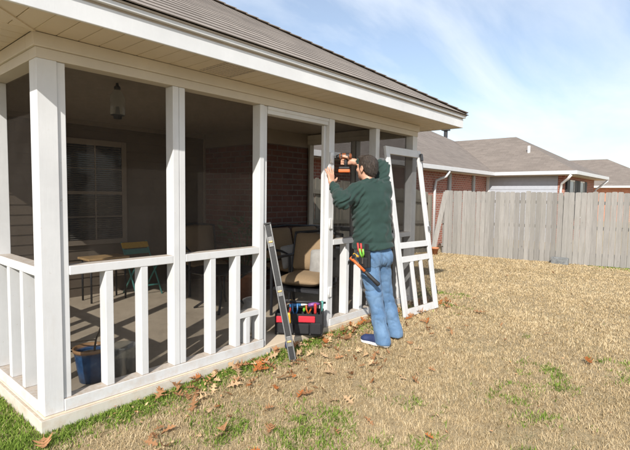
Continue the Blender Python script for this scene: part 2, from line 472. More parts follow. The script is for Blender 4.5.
# left side wall (x = 0) and right side wall
def side_wall(x0, x1, xs, yend, posts):
    ys = [.1125]
    for p in posts:
        part(B(x0,x1,p,p+.047,.0735,ZH-.001), 'post', WP, bevel=.003)
        part(B(x0+.001,x1,p+.05,p+.097,.0735,ZH-.001), 'post', WP, bevel=.003)
    part(B(x0-(.006 if x0 < 1 else -.001),x1,.1125,yend,.001,.0725), 'bottom_plate', WP, bevel=.004)
    edges = [.1125] + [v for p in posts for v in (p-.0005, p+.0975)] + [yend]
    for k in range(0, len(edges)-1, 2):
        y0, y1 = edges[k], edges[k+1]
        if y1-y0 < .15: continue
        part(B(x0+.001,x1,y0,y1,.806,.861), 'rail', WP, bevel=.004)
        n = max(2, round((y1-y0)/.24)-1)
        for j in range(n):
            c = y0+(y1-y0)*(j+1)/(n+1)
            part(B(x0+.003,x1-.002,c-.024,c+.024,.073,.8055), 'picket', WP, bevel=.003)
        part(B(xs,xs+.002,y0-.02,y1+.02,.05,ZH), 'fly_screen', M['fly_screen'])
side_wall(0,.092,.0925,YB,(.86,1.66,2.46))
side_wall(XE-.092,XE,XE-.0945,1.74,(.86,))
# house walls behind
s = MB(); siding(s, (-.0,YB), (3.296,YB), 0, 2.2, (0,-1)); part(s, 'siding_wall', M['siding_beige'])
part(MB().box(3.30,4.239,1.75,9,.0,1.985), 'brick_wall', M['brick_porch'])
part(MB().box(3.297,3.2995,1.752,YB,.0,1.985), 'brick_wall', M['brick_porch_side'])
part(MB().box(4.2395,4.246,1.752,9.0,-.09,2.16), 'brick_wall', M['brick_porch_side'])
part(B(3.27,4.2,1.735,1.7495,1.986,2.2), 'wall_trim', M['trim_brown'])
part(B(3.275,3.2965,1.76,YB,1.986,2.2), 'wall_trim', M['trim_brown'])
part(B(3.262,3.2965,3.055,3.084,0,2.2), 'wall_trim', M['trim_brown'], bevel=.003)
part(B(4.146,4.236,1.70,1.7345,.0,2.03), 'wall_trim', M['cream_paint'], bevel=.003)
part(B(.0,3.27,3.05,3.084,2.12,2.2), 'crown_trim', M['trim_brown'], bevel=.004)
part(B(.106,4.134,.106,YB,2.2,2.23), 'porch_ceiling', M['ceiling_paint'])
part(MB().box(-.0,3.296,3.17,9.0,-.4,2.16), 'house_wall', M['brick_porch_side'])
# window with blinds on the back wall
wn = part(MB().box(1.30,1.98,3.068,3.074,.70,1.88), 'window', M['window_glass'])
f = MB()
for a in ((1.24,1.30,3.05,3.085,.64,1.95),(1.98,2.04,3.05,3.085,.64,1.95),(1.301,1.979,3.05,3.085,1.88,1.95),(1.301,1.979,3.045,3.085,.64,.70),(1.301,1.979,3.055,3.08,1.27,1.31),
          (1.632,1.648,3.06,3.078,.701,1.269),(1.632,1.648,3.06,3.078,1.311,1.879),(1.301,1.631,3.06,3.078,.985,.997),(1.649,1.979,3.06,3.078,.985,.997),(1.301,1.631,3.06,3.078,1.585,1.597),(1.649,1.979,3.06,3.078,1.585,1.597)): f.box(*a)
f.build('window_frame', M['trim_brown'], wn, bevel=.002)
b = MB()
for k in range(44):
    z = .715+k*.0265
    if abs(z-1.29) < .02: continue
    b.obox((1.64,3.063,z),(.66,0,0),(0,.006,.010),(0,-.0006,.0006))
b.build('blind', M['blind'], wn)

# roof
roof = empty  # placeholder name reuse guard
OV = .38; EZ = 2.165
ex0, ex1, ey0 = -OV, 4.705, -OV
sof = MB(); w = .118
def soffit_strip(x0,x1,y0,y1): sof.box(x0,x1,y0,y1,EZ,EZ+.012)
k = 0; x = -.018
while x < ex1-.03:
    soffit_strip(x+.002, min(x+w-.002, ex1-.022), ey0+.022, -.0185); x += w
y = -.36; 
y = -.018
while y < 8:
    soffit_strip(ex0+.022, -.0185, y+.002, y+w-.002); soffit_strip(XE+.0185, ex1-.022, y+.002, y+w-.002); y += w
# mitred corner at the left
for j in range(3):
    a0 = -.018-j*.118; a1 = max(a0-.114, ex0+.022)
    sof.box(a1, a0, ey0+.022, -.0185 - 0.0, EZ, EZ+.012)
soff = part(sof, 'soffit', M['soffit_vinyl'], bevel=.003)
part(MB().bar((-.018,-.018,EZ-.003),(ex0+.02,ey0+.02,EZ-.003),.03,.008), 'soffit_mitre_strip', M['soffit_vinyl'])
part(B(ex0+.02,ex1-.02,ey0+.02,8,EZ+.0125,EZ+.02), 'soffit_backing', M['drip_metal'])
vt = MB()
for i in range(11):
    for j in range(8): vt.box(1.02+i*.026,1.034+i*.026,-.345+j*.038,-.319+j*.038,EZ-.0015,EZ+.001)
part(vt, 'soffit_vent', M['drip_metal'])
fa = MB(); fa.box(ex0,ex1,ey0,ey0+.02,EZ-.006,EZ+.098); fa.box(ex0,ex0+.02,ey0+.0205,8,EZ-.006,EZ+.098); fa.box(ex1-.02,ex1,ey0+.0205,8,EZ-.006,EZ+.098)
part(fa, 'fascia', M['fascia_paint'], bevel=.003)
fb = MB(); e = .022
fb.box(ex0-e,ex1+e,ey0-e,ey0+.02,EZ+.112,EZ+.138); fb.box(ex0-e,ex0+.02,ey0+.0205,8,EZ+.112,EZ+.138); fb.box(ex1-.02,ex1+e,ey0+.0205,8,EZ+.112,EZ+.138)
part(fb, 'fascia_trim', M['fascia_paint'], bevel=.003)
fc = MB(); fc.box(ex0+.006,ex1-.006,ey0+.006,ey0+.03,EZ+.0985,EZ+.1115); fc.box(ex0+.006,ex0+.03,ey0+.031,8,EZ+.0985,EZ+.1115); fc.box(ex1-.03,ex1-.006,ey0+.031,8,EZ+.0985,EZ+.1115)
part(fc, 'fascia_groove', M['drip_metal'])
fd = MB(); e = .03
fd.box(ex0-e,ex1+e,ey0-e,ey0+.05,EZ+.1385,EZ+.150); fd.box(ex0-e,ex0+.05,ey0+.051,8,EZ+.1385,EZ+.150); fd.box(ex1-.05,ex1+e,ey0+.051,8,EZ+.1385,EZ+.150)
part(fd, 'drip_edge', M['drip_metal'], bevel=.002)
SL = .57; rz = EZ+.153; q = .045
rx0, rx1, ry0 = ex0-q, ex1+q, ey0-q; half = (rx1-rx0)/2
rf = MB(); rf.t = .5
roof_plane(rf, (rx0,ry0,rz), (rx1,ry0,rz), (0,1,0), SL, half, 1, 1)
roof_plane(rf, (rx1,ry0,rz), (rx1,9.4,rz), (-1,0,0), SL, half, 1, 0)
roof_plane(rf, (rx0,9.4,rz), (rx0,ry0,rz), (1,0,0), SL, half, 0, 1)
rfo = part(rf, 'roof', M['shingle'])
cap = MB(); 
def ridge_caps(mb, p, q, n):
    p = np.array(p); q = np.array(q)
    for i in range(n):
        a = p+(q-p)*i/n; b = p+(q-p)*(i+1.1)/n
        mb.bar(a+np.array((0,0,.012)), b+np.array((0,0,.002)), .13, .008)
apex = np.array((rx0+half, ry0+half, rz+SL*half))
ridge_caps(cap, (rx0+.02,ry0+.02,rz+.01), apex, 28); ridge_caps(cap, (rx1-.02,ry0+.02,rz+.01), apex, 28); ridge_caps(cap, apex, (apex[0],9.4,apex[2]), 50)
cap.build('ridge_cap', M['shingle'], rfo)
gb = MB(); gb.add([(rx0+.1,8.9,rz-.02),(rx1-.1,8.9,rz-.02),(apex[0],8.9,apex[2]-.08),(rx0+.1,9.0,rz-.02),(rx1-.1,9.0,rz-.02),(apex[0],9.0,apex[2]-.08)],[(0,1,2),(3,5,4),(0,3,4,1),(1,4,5,2),(2,5,3,0)])
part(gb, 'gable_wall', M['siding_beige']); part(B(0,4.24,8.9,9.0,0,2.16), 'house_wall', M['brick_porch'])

# ------------------------------------------------------------------ fences
def fence(name, p, q, h, mat, label, step=.128, rails_side=None, zt=None):
    p = np.array(p, float); q = np.array(q, float); L = np.linalg.norm(q-p); u = (q-p)/L; n = np.array((u[1],-u[0]))
    zr = g1(*p)
    root = empty(name, (p[0],p[1],zr), label, 'fence')
    mb = MB(); k = int(L/step)
    for i in range(k):
        s0 = i*step; w = step-.004-random.random()*.005
        c = p+u*(s0+step/2); zg = g1(*c); top = zg+h+random.uniform(-.022,.022) if zt is None else zt+random.uniform(-.02,.02)
        mb.t = min(1,max(0,random.gauss(.5,.13))); th = .017; tw = random.uniform(-.008,.008); lean = random.uniform(-.002,.002)
        off = random.uniform(-.004,.004)
        prof = [(-w/2,zg-.06),(w/2,zg-.06),(w/2,top-.018),(w/2-.022,top),(-w/2+.022,top),(-w/2,top-.018)]
        vs = []
        for side in (-.5,.5):
            for a, z in prof:
                pt = c+u*(a+lean*(z-zg)*3)+n*(side*th+off+tw*a/w*2)
                vs.append((pt[0],pt[1],z))
        mb.add(vs, [(5,4,3,2,1,0),(6,7,8,9,10,11)]+[(j,(j+1)%6,6+(j+1)%6,6+j) for j in range(6)])
    mb.build('board_panel', mat, root)
    sd = rails_side or 1
    for z in (.25,.92,1.55):
        mb = MB(); mb.t = .1
        a = p+n*sd*.035; b = q+n*sd*.035
        mb.bar((a[0],a[1],g1(*p)+z*h/1.83), (b[0],b[1],g1(*q)+z*h/1.83), .038, .085); mb.build('fence_rail', mat, root)
    m = max(2, int(L/2.4))
    for i in range(m+1):
        c = p+u*min(max(L*i/m, .06), L-.06)+n*sd*.10; mb = MB(); mb.t = .3; zg = g1(*c)
        mb.box(c[0]-.045,c[0]+.045,c[1]-.045,c[1]+.045,zg-.1,zg+h-.1); mb.build('fence_post', mat, root)
    return root
fence('privacy_fence', (12.62,-3.0), (11.74,3.28), 1.825, M['fence_wood'], 'long weathered grey picket fence with dog eared boards along the back of the lawn', rails_side=1)
fence('privacy_fence', (14.5,-16.0), (12.64,-3.16), 1.825, M['fence_wood'], 'grey picket fence section carrying on out of the right edge of the photo', rails_side=1)
fence('side_fence', (4.32,3.36), (11.50,3.62), 1.78, M['fence_dark'], 'short shaded brown fence with its rails showing, beside the house corner', rails_side=1)
mb = MB(); mb.t = .8
mb.obox((11.62,3.30,.55),(.105,-.10,.0),(.012,.012,0),(.16,-.29,1.80)); 
o = mb.build('loose_fence_board', M['fence_wood']); tag(o, 'pale loose board leaning at the end of the grey picket fence', 'board')
cb = MB(); cb.box(11.88,12.02,-.06,.34,g1(12,.2)-.05,g1(12,.2)+.17); o = cb.build('concrete_block', M['concrete_block'], bevel=.02)
tag(o, 'grey mottled block lying against the foot of the back fence', 'block')
cp = empty('clay_pot', (11.0,3.10,g1(11,3.1)), 'small clay pot on the ground in front of the shaded side fence', 'pot')
MB().lathe([(.06,0),(.10,.17),(.115,.17),(.115,.21),(.095,.21),(.08,.18)],(11.0,3.10,g1(11,3.1)),18).build('pot_body', M['terracotta'], cp, smooth=True)

# ------------------------------------------------------------------ neighbouring houses
def downspout(pts, r=.045):
    return MB().tube(pts, r, 8)
nh = empty('neighbour_house', (17.6,4.4,-.4), 'brick house behind the fence with grey siding wing and white gutters', 'house')
z0, ze, sl = -.45, 2.3, .56
ax0, ax1, ay0, ay1 = 5.2, 23.72, 4.0, 14.4
bx0, bx1, by0 = 17.62, 23.72, 1.12
part(B(ax0+.4,bx0+.4,ay0+.4,ay0+.5,z0,ze-.16), 'brick_wall', M['brick_far'], nh)
part(B(bx1-.5,bx1-.4,by0+.5,ay1-.4,z0,ze-.16), 'brick_wall', M['brick_far_side'], nh)
part(B(ax0+.4,ax0+.5,ay0+.51,ay1-.4,z0,ze-.16), 'brick_wall', M['brick_far_side'], nh)
part(B(bx0+.4,bx1-.4,by0+.4,by0+.5,z0,ze-.16), 'brick_wall', M['brick_far'], nh)
s = MB(); siding(s, (bx0+.4,by0+.62), (bx0+.4,ay0+.39), z0, ze-.16, (-1,0), lap=.16); part(s, 'siding_wall', M['siding_grey'], nh)
part(B(bx0+.385,bx0+.41,by0+.39,by0+.61,z0,ze-.16), 'brick_corner', M['brick_far_side'], nh)
part(B(bx0+.34,bx0+.39,ay0+.28,ay0+.39,z0,ze-.16), 'corner_trim', M['fascia_paint'], nh)
R = MB(); hh = (ay1-ay0)/2; bh = (bx1-bx0)/2
roof_plane(R, (ax0,ay0,ze), (ax1,ay0,ze), (0,1,0), sl, hh, 1, 1, th=.002)
roof_plane(R, (ax1,ay0,ze), (ax1,ay1,ze), (-1,0,0), sl, hh, 1, 1, th=.002)
roof_plane(R, (ax1,ay1,ze), (ax0,ay1,ze), (0,-1,0), sl, hh, 1, 1, th=.002)
roof_plane(R, (ax0,ay1,ze), (ax0,ay0,ze), (1,0,0), sl, hh, 1, 1, th=.002)
roof_plane(R, (bx0,by0,ze+.003), (bx1,by0,ze+.003), (0,1,0), sl, bh, 1, 1, th=.002)
roof_plane(R, (bx0,ay0,ze+.003), (bx0,by0,ze+.003), (1,0,0), sl, bh, -1, 1, th=.002)
roof_plane(R, (bx1,by0,ze+.003), (bx1,ay0,ze+.003), (-1,0,0), sl, bh, 1, -1, th=.002)
nr = part(R, 'roof', M['shingle_far'], nh)
v = MB(); v.tube([(19.15,3.15,ze+.70),(19.15,3.15,ze+1.12)],.055,10); v.build('vent_pipe', M['white_plastic'], nr)
FX, FY = 22.003, 8.176; FZ = ze+sl*(FY-ay0)
v = MB(); v.tube([(FX,FY,FZ-.25),(FX,FY,FZ+.12)],.10,10); v.box(FX-.17,FX+.17,FY-.17,FY+.17,FZ+.12,FZ+.30); v.build('flue', M['dark_metal'], nr)
so = MB(); so.box(ax0,ax1,ay0,ay0+.41,ze-.165,ze-.15); so.box(bx0,bx0+.41,by0,ay0-.01,ze-.165,ze-.15); so.box(bx0+.415,bx1,by0,by0+.41,ze-.165,ze-.15); so.box(bx1-.41,bx1,by0+.415,ay1,ze-.165,ze-.15); so.box(ax0,ax0+.41,ay0+.415,ay1,ze-.165,ze-.15)
part(so, 'soffit', M['soffit_vinyl'], nh)
gt = MB()
gt.box(ax0,bx0-.10,ay0-.10,ay0,ze-.14,ze-.005); gt.box(bx0-.10,bx0,by0-.1,ay0,ze-.14,ze-.005); gt.box(bx0+.001,bx1+.1,by0-.10,by0,ze-.14,ze-.005); gt.box(bx1,bx1+.1,by0+.001,ay1,ze-.14,ze-.005); gt.box(ax0-.1,ax0,ay0,ay1,ze-.14,ze-.005)
part(gt, 'gutter', M['gutter_metal'], nh, bevel=.012)
for pts in ([(13.55,3.93,2.15),(13.5,4.02,1.98),(13.4,4.32,1.85),(13.38,4.36,1.6),(13.38,4.36,-.4)],
            [(17.55,1.2,2.15),(17.62,1.32,2.0),(17.93,1.58,1.85),(17.96,1.62,1.6),(17.96,1.62,-.4)],
            [(23.7,1.05,2.12),(23.45,1.25,1.9),(23.3,1.45,1.7),(23.3,1.47,-.4)]):
    part(downspout(pts,.047), 'downspout', M['gutter_metal'], nh, smooth=True)
for x in (14.5, 16.6):
    part(B(x-.09,x+.09,4.33,4.395,z0,ze-.17), 'wall_post', M['grey_trim'], nh)
for x in (19.0,20.7):
    w_ = part(B(x-.35,x+.35,by0+.36,by0+.395,.55,1.95), 'window', M['window_glass'], nh)
    B(x-.82,x-.40,by0+.33,by0+.395,.5,2.0).build('shutter', M['door_shutter'], w_); B(x+.40,x+.82,by0+.33,by0+.395,.5,2.0).build('shutter', M['door_shutter'], w_)
    f = MB(); f.box(x-.39,x-.351,by0+.34,by0+.395,.5,2.0); f.box(x+.351,x+.39,by0+.34,by0+.395,.5,2.0); f.box(x-.35,x+.35,by0+.34,by0+.395,1.951,2.0); f.box(x-.35,x+.35,by0+.34,by0+.395,.5,.549); f.build('window_frame', M['white_plastic'], w_)

ch = empty('neighbour_house', (39.8,0.5,-.45), 'farthest house at the right with orange brick and brown hip roof', 'house')
cx0, cx1, cy0, cy1 = 39.4, 48.6, -.2, 16; hz = 2.3; hf = (cx1-cx0)/2
part(B(cx0+.4,cx1-.4,cy0+.4,cy1-.4,-.5,hz-.15), 'brick_wall', M['brick_orange'], ch)
R = MB()
roof_plane(R, (cx0,cy1,hz), (cx0,cy0,hz), (1,0,0), .5, hf, 1, 1, th=.002); roof_plane(R, (cx0,cy0,hz), (cx1,cy0,hz), (0,1,0), .5, hf, 1, 1, th=.002)
roof_plane(R, (cx1,cy0,hz), (cx1,cy1,hz), (-1,0,0), .5, hf, 1, 1, th=.002); roof_plane(R, (cx1,cy1,hz), (cx0,cy1,hz), (0,-1,0), .5, hf, 1, 1, th=.002)
part(R, 'roof', M['shingle_far'], ch)
g = MB(); g.box(cx0-.12,cx0,cy0-.12,cy1,hz-.16,hz-.01); g.box(cx0+.001,cx1,cy0-.12,cy0,hz-.16,hz-.01); part(g, 'gutter', M['gutter_metal'], ch)
part(B(cx0,cx1,cy0,cy1,hz-.175,hz-.161), 'soffit', M['soffit_vinyl'], ch)

# ------------------------------------------------------------------ the unhung screen door leaning on the porch
def unit(v): v = np.array(v, float); return v/np.linalg.norm(v)
dl = np.array((3.49,-.31,g1(3.49,-.31)+.010)); dr = np.array((4.215,-.345,g1(4.215,-.345)+.012))
W = np.linalg.norm(dr-dl); U = unit(dr-dl); topmid = np.array((3.385,-.05,1.845)); V0 = topmid-dl; V = unit(V0-U*(V0@U)*.25); HT = np.linalg.norm(V0); N = unit(np.cross(U,V))
sd = empty('screen_door', tuple(dl), 'white wooden screen door taken off its hinges, leaning against the porch beside the man', 'door')
T = .032
def dpart(name, u0,u1,v0,v1, mat=M['white_paint'], t=T, off=0, parent=sd, **kw):
    c = dl+U*(u0+u1)/2+V*(v0+v1)/2+N*off
    return MB().obox(c, U*(u1-u0), V*(v1-v0), N*t).build(name, mat, parent, **kw)
st = .072
dpart('stile',0,st,0,HT,bevel=.004); dpart('stile',W-st,W,0,HT,bevel=.004)
for v0, v1 in ((0,.085),(.60,.668),(.755,.825),(HT-.085,HT)): dpart('rail',st+.0005,W-st-.0005,v0,v1,bevel=.004,t=T-.002)
iw = W-2*st
for f in (1/3,2/3): dpart('picket',st+iw*f-.026,st+iw*f+.026,.0855,.5995,bevel=.003,t=T-.004)
for a, b in ((.086,.60),(.669,.754),(.826,HT-.086)): dpart('fly_screen',st-.01,W-st+.01,a,b,M['fly_screen'],.002,-.008 if N[1] < 0 else .008)
for vv in (.22,1.0,1.72): dpart('hinge',W-.004,W+.018,vv-.05,vv+.05,M['dark_metal'],T*.8)
dpart('closer',W-.05,W-.012,HT-.13,HT-.04,M['dark_metal'],.03,.035 if N[1] < 0 else -.035,bevel=.01)
dpart('latch',W-.045,W-.022,.93,.99,M['steel'],.03,.03 if N[1] < 0 else -.03,bevel=.005)

# ------------------------------------------------------------------ spirit level leaning by the doorway, tape measure
la = np.array((1.708,-.022,1.06)); lb = np.array((1.745,-.30,g1(1.745,-.3)+.004))
lv = empty('spirit_level', tuple(lb), 'long aluminium and black spirit level leaning on the doorway post', 'level')
d = unit(la-lb); ctr = (la+lb)/2; L = np.linalg.norm(la-lb); side = unit((.66,-.75,0)); side = unit(side-d*(side@d)); fr = np.cross(side,d)
for sg in (-1,1): MB().obox(ctr+side*sg*.024, d*L, side*.009, fr*.026).build('level_flange', M['alu'], lv, bevel=.001)
MB().obox(ctr, d*(L-.002), side*.039, fr*.010).build('level_web', M['black_rubber'], lv)
for f in (-.36,0,.36):
    vm = MB().obox(ctr+d*L*f, d*.085, side*.038, fr*.022).build('vial_block', M['alu'], lv, bevel=.003)
    MB().tube([ctr+d*L*f-side*.016+fr*.0115, ctr+d*L*f+side*.016+fr*.0115],.007,8).build('vial', M['yellow_plastic'], vm)
for f in (-.494,.494): MB().obox(ctr+d*L*f, d*.016, side*.060, fr*.030).build('end_cap', M['black_rubber'], lv, bevel=.003)
tx, ty = 1.90,-.075; tz = g1(tx,ty)+.028
tm = empty('tape_measure', (tx,ty,tz), 'small dark tape measure lying on leaves at the foot of the slab', 'tape measure')
MB().obox((tx,ty,tz+.028), (.05,.045,.0), (-.022,.025,0), (0,0,.06)).build('tape_case', M['navy_case'], tm, bevel=.014)
MB().obox((tx-.004,ty-.0145,tz+.030), (.022,.020,.0), (-.0025,.003,0), (0,0,.028)).build('tape_badge', M['alu'], tm, bevel=.001)

# ------------------------------------------------------------------ tool bag and its tools
bc = np.array((2.235,.085)); bu = unit((.60,-.80,0)); bv = np.array((.80,.60,0.)); BW, BD, BH = .44, .24, .20
tb = empty('tool_bag', (bc[0],bc[1],0), 'open black tool bag with red pockets standing on the slab in the doorway', 'tool bag')
bo = np.array((bc[0],bc[1],.002))
def bbox(name, u0,u1,v0,v1,z0,z1, mat, parent=tb, **kw):
    return MB().obox(bo+bu*(u0+u1)/2+bv*(v0+v1)/2+np.array((0,0,(z0+z1)/2)), bu*(u1-u0), bv*(v1-v0), np.array((0,0,z1-z0))).build(name, mat, parent, **kw)
bbox('bag_base',-BW/2,BW/2,-BD/2,BD/2,0,.02,M['black_rubber'],bevel=.006)
for v0,v1 in ((-BD/2,-BD/2+.012),(BD/2-.012,BD/2)): bbox('bag_wall',-BW/2,BW/2,v0,v1,.02,BH,M['black_fabric'],bevel=.004)
for u0,u1 in ((-BW/2,-BW/2+.012),(BW/2-.012,BW/2)): bbox('bag_wall',u0,u1,-BD/2+.0125,BD/2-.0125,.02,BH,M['black_fabric'],bevel=.004)
pk = bbox('pocket',-.19,-.045,-BD/2-.028,-BD/2-.001,.02,.115,M['black_fabric'],bevel=.010)
pk = bbox('pocket',-.035,.10,-BD/2-.030,-BD/2-.001,.02,.115,M['black_fabric'],bevel=.010)
pk = bbox('pocket',.11,.21,-BD/2-.028,-BD/2-.001,.02,.125,M['black_fabric'],bevel=.010)
bbox('red_pocket',.0,.155,-BD/2-.022,-BD/2-.001,.126,.185,M['red_fabric'],bevel=.008)
bbox('red_pocket',-.21,-.13,-BD/2-.022,-BD/2-.001,.118,.178,M['red_fabric'],bevel=.008)
bbox('handle_post',-BW/2+.015,-BW/2+.03,-.02,.02,.05,.29,M['black_rubber'],bevel=.003); bbox('handle_post',BW/2-.03,BW/2-.015,-.02,.02,.05,.29,M['black_rubber'],bevel=.003)
MB().tube([bo+bu*(-BW/2+.02)+np.array((0,0,.285)), bo+bu*(BW/2-.02)+np.array((0,0,.285))],.013,10).build('bag_handle', M['black_rubber'], tb, smooth=True)
def screwdriver(u, v, zt, mat, col, place, lean=(0,0)):
    b = bo+bu*u+bv*v; p = b+np.array((0,0,.05)); q = b+bu*lean[0]+bv*lean[1]+np.array((0,0,zt)); d = unit(q-p)
    r = empty('screwdriver', tuple(p), f'{col} handled screwdriver standing in {place} of the tool bag', 'screwdriver', 'tools in the tool bag')
    MB().tube([p, q-d*.10],.004,6).build('shaft', M['steel'], r)
    MB().tube([q-d*.105,q-d*.085,q-d*.06,q-d*.02,q],[.008,.014,.012,.015,.010],10).build('handle', mat, r, smooth=True)
screwdriver(-.10,-.132,.20,M['orange_plastic'],'orange','the front pocket',(.01,-.01))
screwdriver(-.075,-.132,.215,M['yellow_plastic'],'yellow','the front pocket',(-.012,-.012))
screwdriver(-.16,-.02,.27,M['blue_plastic'],'blue','the left end',(-.02,0))
screwdriver(.19,.0,.30,M['teal_plastic'],'teal','the right end',(.02,0))
screwdriver(.15,-.05,.29,M['red_plastic'],'red','the right half',(.0,-.02))
screwdriver(.02,.05,.28,M['green_plastic'],'green','the middle',(.02,.02))
def pliers(u, v, zt, mat, label):
    b = bo+bu*u+bv*v; r = empty('pliers', tuple(b+np.array((0,0,.05))), label, 'pliers', 'tools in the tool bag')
    MB().bar(b+np.array((0,0,.06)), b+np.array((0,0,zt-.11)), .022,.012).build('jaws', M['steel'], r, bevel=.003)
    for sg in (-1,1):
        MB().tube([b+np.array((0,0,zt-.115))+bu*.004*sg, b+np.array((0,0,zt-.07))+bu*.022*sg, b+np.array((0,0,zt))+bu*.024*sg],.008,8).build('handle', mat, r, smooth=True)
pliers(-.045,-.03,.275,M['blue_plastic'],'blue handled pliers upright near the bag middle')
pliers(.08,.02,.285,M['orange_plastic'],'orange handled pliers upright right of the bag middle')
pliers(-.12,.05,.265,M['red_plastic'],'red handled pliers at the back left of the bag')
def lying(u, v, z, du, mat, mat2, name, label, cat):
    b = bo+bu*u+bv*v+np.array((0,0,z)); dd = unit(bu*du[0]+bv*du[1]+np.array((0,0,du[2])))
    r = empty(name, tuple(b), label, cat, 'tools in the tool bag')
    MB().tube([b, b+dd*.05, b+dd*.11],[.016,.02,.015],10).build('grip', mat, r, smooth=True)
    MB().tube([b+dd*.11, b+dd*.17],[.012,.010],10).build('barrel', mat2, r, smooth=True)
lying(-.10,.0,.245,(1,.1,.10),M['blue_plastic'],M['white_plastic'],'torch','blue and white torch laid across the open bag top','torch')
lying(.08,-.03,.262,(1,.3,.12),M['purple_plastic'],M['black_rubber'],'putty_gun','purple gripped tool laid on top at the right of the bag','hand tool')
lying(.0,.04,.258,(-1,.2,.16),M['wood_top'],M['steel'],'chisel','wooden handled chisel lying over the bag centre','chisel')

# ------------------------------------------------------------------ things on the porch
px_, py_ = .41,.345
pot = empty('flower_pot', (px_,py_,0), 'blue glazed flower pot with rusty rim on the porch floor behind the screen', 'flower pot')
MB().lathe([(.068,.002),(.075,.004),(.09,.085),(.103,.185),(.108,.212),(.115,.215),(.116,.236),(.104,.236),(.099,.195)],(px_,py_,0),28,caps=False).build('pot_body', M['blue_glaze'], pot, smooth=True)
MB().lathe([(.001,.185),(.055,.191),(.100,.185)],(px_,py_,0),20,caps=False).build('potting_soil', M['soil'], pot, smooth=True)
st_ = MB(); st_.tube([(px_+.02,py_,.19),(px_+.03,py_-.01,.28),(px_+.10,py_+.06,.36),(px_+.14,py_+.05,.42)],[.008,.006,.004,.002],6); st_.tube([(px_+.03,py_-.01,.28),(px_-.10,py_+.10,.27),(px_-.19,py_+.13,.21)],[.005,.004,.002],6)
st_.build('dry_stem', M['soil'], pot, smooth=True)
hg = MB(); pts = [(px_-.02+.17*math.cos(a),py_+.28+.06*math.sin(a),.012+.20*abs(math.sin(a/2))) for a in np.linspace(0,2*math.pi,22)]
hg.tube(pts,.006,6); o = hg.build('wire_hoop', M['dark_metal'], smooth=True); tag(o, 'bent dark wire hoop on the porch floor behind the blue pot', 'wire hoop')
bkx, bky = .615,.29
bk = empty('clear_bucket', (bkx,bky,0), 'clear plastic bucket standing on the porch floor right of the blue pot', 'bucket')
MB().lathe([(.001,.003),(.078,.003),(.086,.20),(.092,.205),(.092,.215),(.084,.213),(.076,.008),(.001,.008)],(bkx,bky,0),28,caps=False).build('bucket_body', M['clear_glass'], bk, smooth=True)

lx, ly = .87,.86
ln = empty('hanging_lantern', (lx,ly,1.87), 'clear glass bell lantern hanging from the porch ceiling', 'lantern')
MB().lathe([(.052,.05),(.058,.06),(.060,.17),(.050,.215),(.026,.25),(.018,.262)],(lx,ly,1.87),24,caps=False).build('glass_bell', M['clear_glass'], ln, smooth=True)
MB().lathe([(.001,.258),(.024,.258),(.026,.275),(.012,.29),(.006,.33)],(lx,ly,1.87),16,caps=False).build('lantern_cap', M['dark_metal'], ln, smooth=True)
MB().lathe([(.001,.02),(.03,.022),(.034,.045),(.054,.05),(.054,.056),(.02,.06),(.012,.12),(.001,.12)],(lx,ly,1.87),16,caps=False).build('candle_cup', M['dark_metal'], ln, smooth=True)

# wood-topped side table
t_ = empty('side_table', (1.58,2.72,0), 'small table with pale wooden top below the porch window', 'table')
B(1.33,1.82,2.56,2.88,.50,.525).build('table_top', M['wood_top'], t_, bevel=.006)
for x in (1.37,1.78):
    for y in (2.60,2.84): MB().tube([(x,y,.5),(x,y,.0)],.012,8).build('leg', M['dark_metal'], t_, smooth=True)
# folding chair, teal frame and yellow slat
fx, fy = 2.06,2.72
fcg = empty('folding_chair', (fx,fy,0), 'small teal folding chair with a yellow top slat near the back wall', 'chair')
B(fx-.17,fx+.17,fy-.15,fy+.17,.37,.385).build('seat', M['teal_plastic'], fcg, bevel=.006)
for sg in (-.17,.17):
    MB().tube([(fx+sg,fy-.20,.0),(fx+sg,fy+.02,.37),(fx+sg,fy+.20,.66)],.011,8).build('leg', M['teal_plastic'], fcg, smooth=True)
    MB().tube([(fx+sg*.86,fy+.20,.0),(fx+sg*.86,fy-.12,.37)],.011,8).build('leg', M['teal_plastic'], fcg, smooth=True)
MB().tube([(fx-.17,fy-.13,.12),(fx+.17,fy-.13,.12)],.010,8).build('stretcher', M['teal_plastic'], fcg)
MB().obox((fx,fy+.165,.615),(.36,0,0),(0,.012,-.007),(0,.04,.07)).build('top_slat', M['yellow_plastic'], fcg, bevel=.004)
MB().obox((fx,fy+.125,.535),(.34,0,0),(0,.010,-.006),(0,.04,.06)).build('back_slat', M['teal_plastic'], fcg, bevel=.004)

def cushion(c, ax, ay, az, name, mat, parent):
    ax, ay, az = map(np.array, (ax,ay,az)); n = 7; vs = []; fs = []
    c = np.array(c)
    def sup(a, b):
        return max(0.0, (1-abs(a)**5)*(1-abs(b)**5))**.35
    for s_ in (1,-1):
        for i in range(n):
            for j in range(n):
                a = -1+2*i/(n-1); b = -1+2*j/(n-1)
                vs.append(c+ax*a/2+ay*b/2+az*s_*(.12+.38*sup(a,b)))
    for s_ in range(2):
        for i in range(n-1):
            for j in range(n-1):
                q = [s_*n*n+i*n+j, s_*n*n+(i+1)*n+j, s_*n*n+(i+1)*n+j+1, s_*n*n+i*n+j+1]; fs.append(q if s_ == 0 else q[::-1])
    ring = [i*n for i in range(n)]+[(n-1)*n+j for j in range(1,n)]+[i*n+n-1 for i in range(n-2,-1,-1)]+[j for j in range(n-2,0,-1)]
    for k in range(len(ring)):
        a, b = ring[k], ring[(k+1)%len(ring)]; fs.append((b, a, a+n*n, b+n*n))
    return MB().add(vs,fs).build(name, mat, parent, smooth=True, sub=1)
DM = M['dark_metal']; BF = M['beige_fabric']
